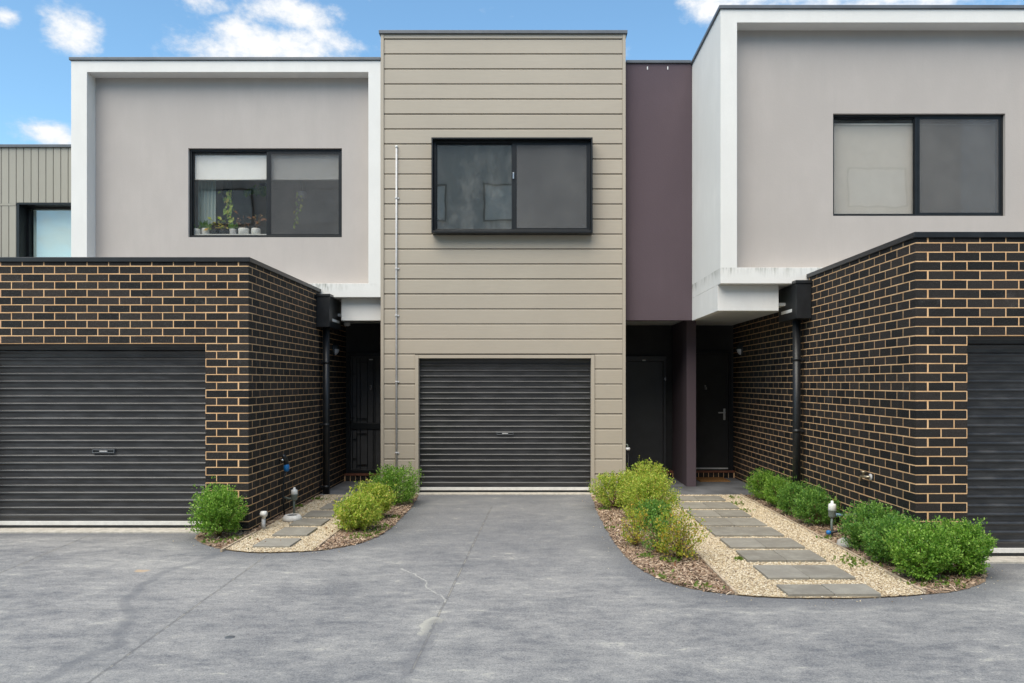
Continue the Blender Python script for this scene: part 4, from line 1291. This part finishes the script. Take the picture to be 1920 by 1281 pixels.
# ------------------------------------------------------------------ bushes
def leaves(name, P, N, T, size, mat):
    """P points, N leaf normals, T leaf directions -> folded rhombic leaves"""
    n = len(P)
    T = T / np.linalg.norm(T, axis=1, keepdims=True)
    S = np.cross(T, N); S /= np.linalg.norm(S, axis=1, keepdims=True) + 1e-9
    Nn = np.cross(S, T)
    L = (size * rng.uniform(.5, 1.45, n))[:, None]
    Wd = L * rng.uniform(.26, .36, n)[:, None]
    a = P; b_ = P + T * L * .5 + S * Wd + Nn * L * .10; c = P + T * L; d_ = P + T * L * .5 - S * Wd + Nn * L * .10
    V = np.stack([a, b_, c, d_], 1).reshape(-1, 3)
    k = 4 * np.arange(n)[:, None]
    Fq = np.concatenate([k + np.array([[0, 1, 2]]), k + np.array([[0, 2, 3]])], 1).reshape(-1, 3)
    return np_mesh(name, V, Fq, mat)
def bush(x, y, wdt, h, mat, label, twigs=260, per=17, leaf=.026, fill=.40, lump=.20, depth=None, base=.12, shape=.55, shoots=8):
    t = thing('bush', label, 'bush', (x, y, ZA), 'clipped box bushes')
    rx_, ry_ = wdt / 2, (depth or wdt) / 2
    twigs = int(twigs * 1.45); per = int(per * 1.4); leaf *= .80; h *= .90
    ph = rng.uniform(0, 6.28, 6)
    D = rng.normal(0, 1, (twigs, 3)); D /= np.linalg.norm(D, axis=1, keepdims=True)
    D[:, 2] = np.where(D[:, 2] < -.75, -D[:, 2], D[:, 2])
    az_ = np.arctan2(D[:, 1], D[:, 0])
    lum = 1 + lump * (np.sin(2 * az_ + ph[0] + 2 * D[:, 2]) * .5 + np.sin(5 * az_ + ph[1]) * .3 * (1 - D[:, 2] ** 2) + np.sin(6 * D[:, 2] + ph[2] + az_) * .4) + rng.normal(0, .08, twigs)
    zc = h * shape
    sup = (np.abs(D) ** 2.6).sum(1) ** (-1 / 2.6)          # slightly boxy from clipping
    tip = np.stack([D[:, 0] * rx_ * lum * sup, D[:, 1] * ry_ * lum * sup, zc + D[:, 2] * np.where(D[:, 2] > 0, h - zc, zc * (1 - base)) * lum * sup], 1)
    k = rng.choice(twigs, shoots, replace=False); k = k[D[k, 2] > .1]
    tip[k] *= rng.uniform(1.06, 1.2, (len(k), 1))
    root = np.stack([tip[:, 0] * .12, tip[:, 1] * .12, np.clip(tip[:, 2] * .25, .03, .3 * h)], 1)
    tt = 1 - rng.random((twigs, per)) ** 1.3 * (1 - fill)
    P = root[:, None] + (tip - root)[:, None] * tt[..., None]
    P = P + rng.normal(0, .011, P.shape)
    dirn = (tip - root); dirn /= np.linalg.norm(dirn, axis=1, keepdims=True)
    T = dirn[:, None] * .55 + rng.normal(0, .55, P.shape) + np.array([0, 0, .22])
    N = dirn[:, None] * .5 + rng.normal(0, .5, P.shape) + np.array([0, 0, .75])
    P = P.reshape(-1, 3); P[:, 2] = np.maximum(P[:, 2], .012)
    me = leaves('foliage', P, N.reshape(-1, 3), T.reshape(-1, 3), leaf, M[mat])
    link('foliage', me, None, 0, (x, y, ZA + .01)); o = bpy.data.objects[-1] if False else COL.objects[-1]
    put_under(o, t)
    m = MB()
    for k in range(min(twigs, 34)):
        r0 = root[k]; a_ = np.array([r0[0] * .3, r0[1] * .3, 0.0])
        m.tube([a_, r0, r0 + (tip[k] - r0) * .8], .006, 5, .002)
    o = m.build('stem', M['stem'], None, 0, (x, y, ZA)); put_under(o, t)
    return t
q = gp(410, 1008)
bush(q[0], q[1], .48, .56, 'leaf_green', 'round green bush at the left brick corner beside the wide roller door', 340, 18, .027, .40, .22, shoots=26, base=.22)
bush(-1.925, 8.42, .46, .44, 'leaf_lime', 'lime green bush nearest the driveway edge in the left bed', 280, 16, .026)
bush(-1.90, 9.12, .44, .47, 'leaf_lime', 'yellowish bush in the middle of the left bed row', 280, 16, .026)
bush(-1.83, 10.25, .62, .56, 'leaf_green', 'green bush below the grey conduit, farthest in the left bed', 330, 16, .026, shoots=26)
bush(1.13, 9.95, .58, .50, 'leaf_lime', 'lime bush at the right foot of the middle roller door', 300, 16, .026)
bush(1.60, 10.3, .54, .62, 'leaf_lime', 'tallest lime bush against the beige corner by door 4', 280, 16, .026, shoots=18)
bush(1.45, 9.15, .62, .60, 'leaf_lime', 'dense lime bush in the middle of the bed right of the driveway', 330, 16, .026)
bush(1.40, 8.45, .40, .36, 'leaf_deep', 'low dark green bush tucked between the lime bushes', 170, 14, .026)
bush(1.08, 7.62, .34, .42, 'leaf_gold', 'thin orange tinged bush beside the driveway curve', 70, 11, .025, .35, .25, shoots=10)
bush(1.24, 7.30, .28, .40, 'leaf_deep', 'thin dark stemmed bush between two orange tinged bushes', 60, 10, .025, .35, .25, shoots=10)
bush(1.40, 7.05, .44, .50, 'leaf_gold', 'yellow and orange bush nearest the camera in the bed right of the driveway', 130, 12, .026, .35, .22, shoots=14)
for (yy, ww, hh, lab, mt) in [(10.65, .44, .44, 'farthest hedge bush along the right brick wall near the porch', 'leaf_green'), (10.0, .46, .42, 'second hedge bush from the porch along the right brick wall', 'leaf_green'),
                          (9.38, .46, .43, 'hedge bush in front of the right downpipe', 'leaf_deep'), (8.78, .46, .45, 'hedge bush just behind the right water meter', 'leaf_deep')]:
    bush(3.34, yy, ww, hh, mt, lab, 250, 16, .025, shoots=14)
bush(3.36, 7.42, .50, .50, 'leaf_deep', 'deep green hedge bush just in front of the right water meter', 320, 17, .026, shoots=16)
bush(3.37, 6.90, .52, .46, 'leaf_deep', 'green hedge bush between the brick corner and the lighter front bushes', 320, 17, .026, shoots=12)
bush(3.33, 6.40, .47, .47, 'leaf_green', 'bright green bush at the front tip of the right bed', 360, 18, .027, shoots=18)
bush(3.74, 6.52, .42, .48, 'leaf_green', 'bright green bush beside the right picture edge roller door', 340, 18, .027, shoots=18)
# weeds and moss tufts
def weeds(name, spots, label, mat='leaf_weed', h=.05):
    Ps, Ns, Ts = [], [], []
    for (px_, py_, n, r) in spots:
        c = gp(px_, py_)
        p = np.stack([rng.normal(c[0], r, n), rng.normal(c[1], r, n), np.full(n, ZA + .012)], 1)
        p = p[inside(p, poly_R) | inside(p, poly_L)]; n = len(p)
        Ps.append(p); Ts.append(np.stack([rng.normal(0, .7, n), rng.normal(0, .7, n), rng.uniform(.3, 1.2, n)], 1)); Ns.append(rng.normal(0, 1, (n, 3)) + np.array([0, 0, 1]))
    return tag(link(name, leaves(name, np.vstack(Ps), np.vstack(Ns), np.vstack(Ts), h, M[mat])), label, kind='stuff')
weeds('weeds', [(1138, 958, 50, .05), (1212, 1046, 60, .04), (1256, 1054, 70, .05), (1190, 1018, 30, .03), (1205, 1078, 60, .08), (1235, 1088, 80, .1), (1310, 1106, 50, .08), (1141, 993, 30, .03),
                (1386, 1053, 25, .02), (1590, 1052, 60, .09), (1610, 1060, 50, .08), (1380, 947, 40, .06), (1400, 960, 30, .05), (1375, 935, 30, .05),
                (720, 990, 60, .07), (705, 998, 60, .07), (690, 1008, 60, .08), (740, 972, 40, .05), (665, 1010, 40, .08), (400, 1018, 40, .06), (440, 1012, 40, .06), (560, 952, 40, .04),
                (598, 938, 60, .06), (1545, 1012, 30, .04), (1800, 1100, 60, .12), (1740, 1098, 50, .1)], 'small yellow green weeds and moss along the bed edges', h=.032)
weeds('fallen_leaves', [(660, 1000, 40, .2), (1250, 1075, 50, .25), (1150, 985, 40, .2), (470, 1020, 40, .15)], 'dry brown leaves lying on the beds and the left porch', 'leaf_brown', .028)

# ------------------------------------------------------------------ plants behind the left window
yw = 11.42
wz0 = wz(445, yw) + .0725
def pot_plant(px, wpx, hpx, potmat, leafmat, style, label, prof='cyl'):
    Y = yw + .195; sc = F / Y; x = wx(px, Y); r = wpx / 2 / sc; h = hpx / sc
    t = thing('potted_plant', label, 'pot plant', (x, Y, wz0), 'pot plants on the window ledge')
    m = MB()
    pr = [(r * .80, 0), (r * .96, h * .2), (r, h * .75), (r * .94, h), (r * .84, h), (r * .82, h * .82), (.002, h * .82)]
    m.lathe(pr, (x, Y, wz0), 16); m.build('pot', potmat, t)
    n = {'spike': 12, 'bushy': 22, 'droop': 13, 'sprig': 7}[style]
    P = []; T = []; N = []
    for k in range(n):
        a_ = random.uniform(0, 6.28); 
        if style in ('spike', 'sprig'):
            P.append((x + r * .4 * math.cos(a_), Y + r * .4 * math.sin(a_), wz0 + h * .8)); T.append((.55 * math.cos(a_), .55 * math.sin(a_), 1)); N.append((math.cos(a_), math.sin(a_), .3))
        else:
            rr = random.uniform(.2, 1.5) * r; zz = wz0 + h + random.uniform(.0, .17 if style == 'bushy' else .22)
            P.append((x + rr * math.cos(a_), Y + rr * math.sin(a_), zz)); T.append((math.cos(a_), math.sin(a_), random.uniform(-.6, .8))); N.append((random.uniform(-.5, .5), -1, .8))
    size = {'spike': .15, 'sprig': .12, 'bushy': .07, 'droop': .075}[style]
    o = link('leaves', leaves('leaves', np.array(P), np.array(N, float), np.array(T, float), size, M[leafmat]), t)
    if style in ('bushy', 'droop'):
        m = MB()
        for k in range(6):
            p = P[k]; m.tube([(x, Y, wz0 + h * .8), ((x + p[0]) / 2, Y, wz0 + h + .06), p], .003, 5)
        m.build('stem', M['stem'], t)
wp = M['white_plastic']; dk = M['charcoal']
pot_plant(368, 17, 11, wp, 'leaf_deep', 'sprig', 'leftmost white pot on the window ledge with a few green blades')
pot_plant(386, 15, 12, wp, 'leaf_deep', 'spike', 'white pot on the window ledge with spiky aloe leaves')
pot_plant(403, 15, 9, dk, 'leaf_gold', 'bushy', 'dark pot on the window ledge with yellow and russet leaves')
pot_plant(420, 17, 9, dk, 'leaf_lime', 'bushy', 'dark pot on the window ledge with bright lime leaves')
pot_plant(437, 13, 11, M['galv'], 'leaf_deep', 'sprig', 'grey pot on the window ledge with thin green stems')
pot_plant(457, 20, 12, wp, 'leaf_brown', 'droop', 'widest white pot on the window ledge with reddish leaves')
pot_plant(480, 17, 12, wp, 'leaf_brown', 'droop', 'white tapered pot on the window ledge with drooping tan leaves, next to the mullion')
def hanging(px, py, r, potmat, leafmat, trail, Y, label, spread=.05, n=44, big=.075):
    x, z = wx(px, Y), wz(py, Y)
    t = thing('hanging_planter', label, 'planter', (x, Y, z), 'hanging planters behind the window')
    m = MB(); m.lathe([(r * .6, -r), (r * .95, -r * .5), (r, r * .5), (r * .9, r * .5), (r * .85, r * .3), (.002, r * .3)], (x, Y, z), 14); m.build('pot', potmat, t)
    m = MB()
    for a_ in (0, 2.1, 4.2):
        m.tube([(x + r * .9 * math.cos(a_), Y + r * .9 * math.sin(a_), z + r * .45), (x, Y, wz(255, Y))], .003, 5)
    m.build('cord', M['black_metal'], t)
    P = []; T = []; N = []
    for k in range(n):
        u = (k / n); a_ = random.uniform(0, 6.28); sp = r * 1.1 * (1 - u) + spread * u
        P.append((x + trail[0] * u + random.uniform(-sp, sp), Y - r * .9 + random.uniform(-.03, .03), z + r * .4 - trail[1] * u)); T.append((random.uniform(-.8, .8), random.uniform(-.5, .2), -1)); N.append((random.uniform(-.4, .4), -1, .5))
    link('leaves', leaves('leaves', np.array(P), np.array(N, float), np.array(T, float), big, M[leafmat]), t)
    m = MB(); m.tube([(x, Y - r * .9, z + r * .4), (x + trail[0] * .5, Y - r * .95, z - trail[1] * .5), (x + trail[0], Y - r * .9, z - trail[1])], .003, 5); m.build('vine', M['green_pipe'], t)
hanging(427, 362, .085, dk, 'leaf_lime', (.10, .48), yw + .42, 'dark hanging planter with a long trailing green vine behind the window')
hanging(567, 364, .062, M['galv'], 'leaf_lime', (-.12, .58), yw + .40, 'pale hanging planter with a thin trailing vine behind the fly screen', .02, 30, .055)
hanging(497, 352, .10, dk, 'leaf_deep', (-.16, .12), yw + .75, 'big dark hanging planter with dark leaves behind the window mullion', .2, 34, .13)

# ------------------------------------------------------------------ the row across the court (seen only as reflections in the glass)
YO = -8.0
HO = thing('townhouse', 'three storey taupe row across the court, seen only as reflections in the windows', 'house', (0, YO, 0), 'townhouses in the row')
m = MB(); m.box(-16, 16, YO - 6, YO, -.1, 11.4); m.build('wall', M['taupe'], HO)
part('cap', 'roof_cap', HO, -16.1, 16.1, YO - 6.1, YO + .06, 11.402, 11.48)
for k, xx in enumerate((-12.5, -8.6, -4.42, -.79, 3.6, 8.2, 12.9)):
    for zz in (4.9, 8.15):
        m = MB(); m.frame(xx - 1.1, xx + 1.1, zz, zz + 1.5, xx - 1.04, xx + 1.04, zz + .06, zz + 1.44, YO + .001, YO + .04); wn = m.build('window', M['window_frame'], HO)
        part('grey_blind', 'blind', wn, xx - 1.03, xx + 1.03, YO + .005, YO + .012, zz + .07, zz + 1.43, bevel=0)
    part('roller', 'garage_door', HO, xx - 1.3, xx + 1.3, YO + .002, YO + .03, 0, 2.1)
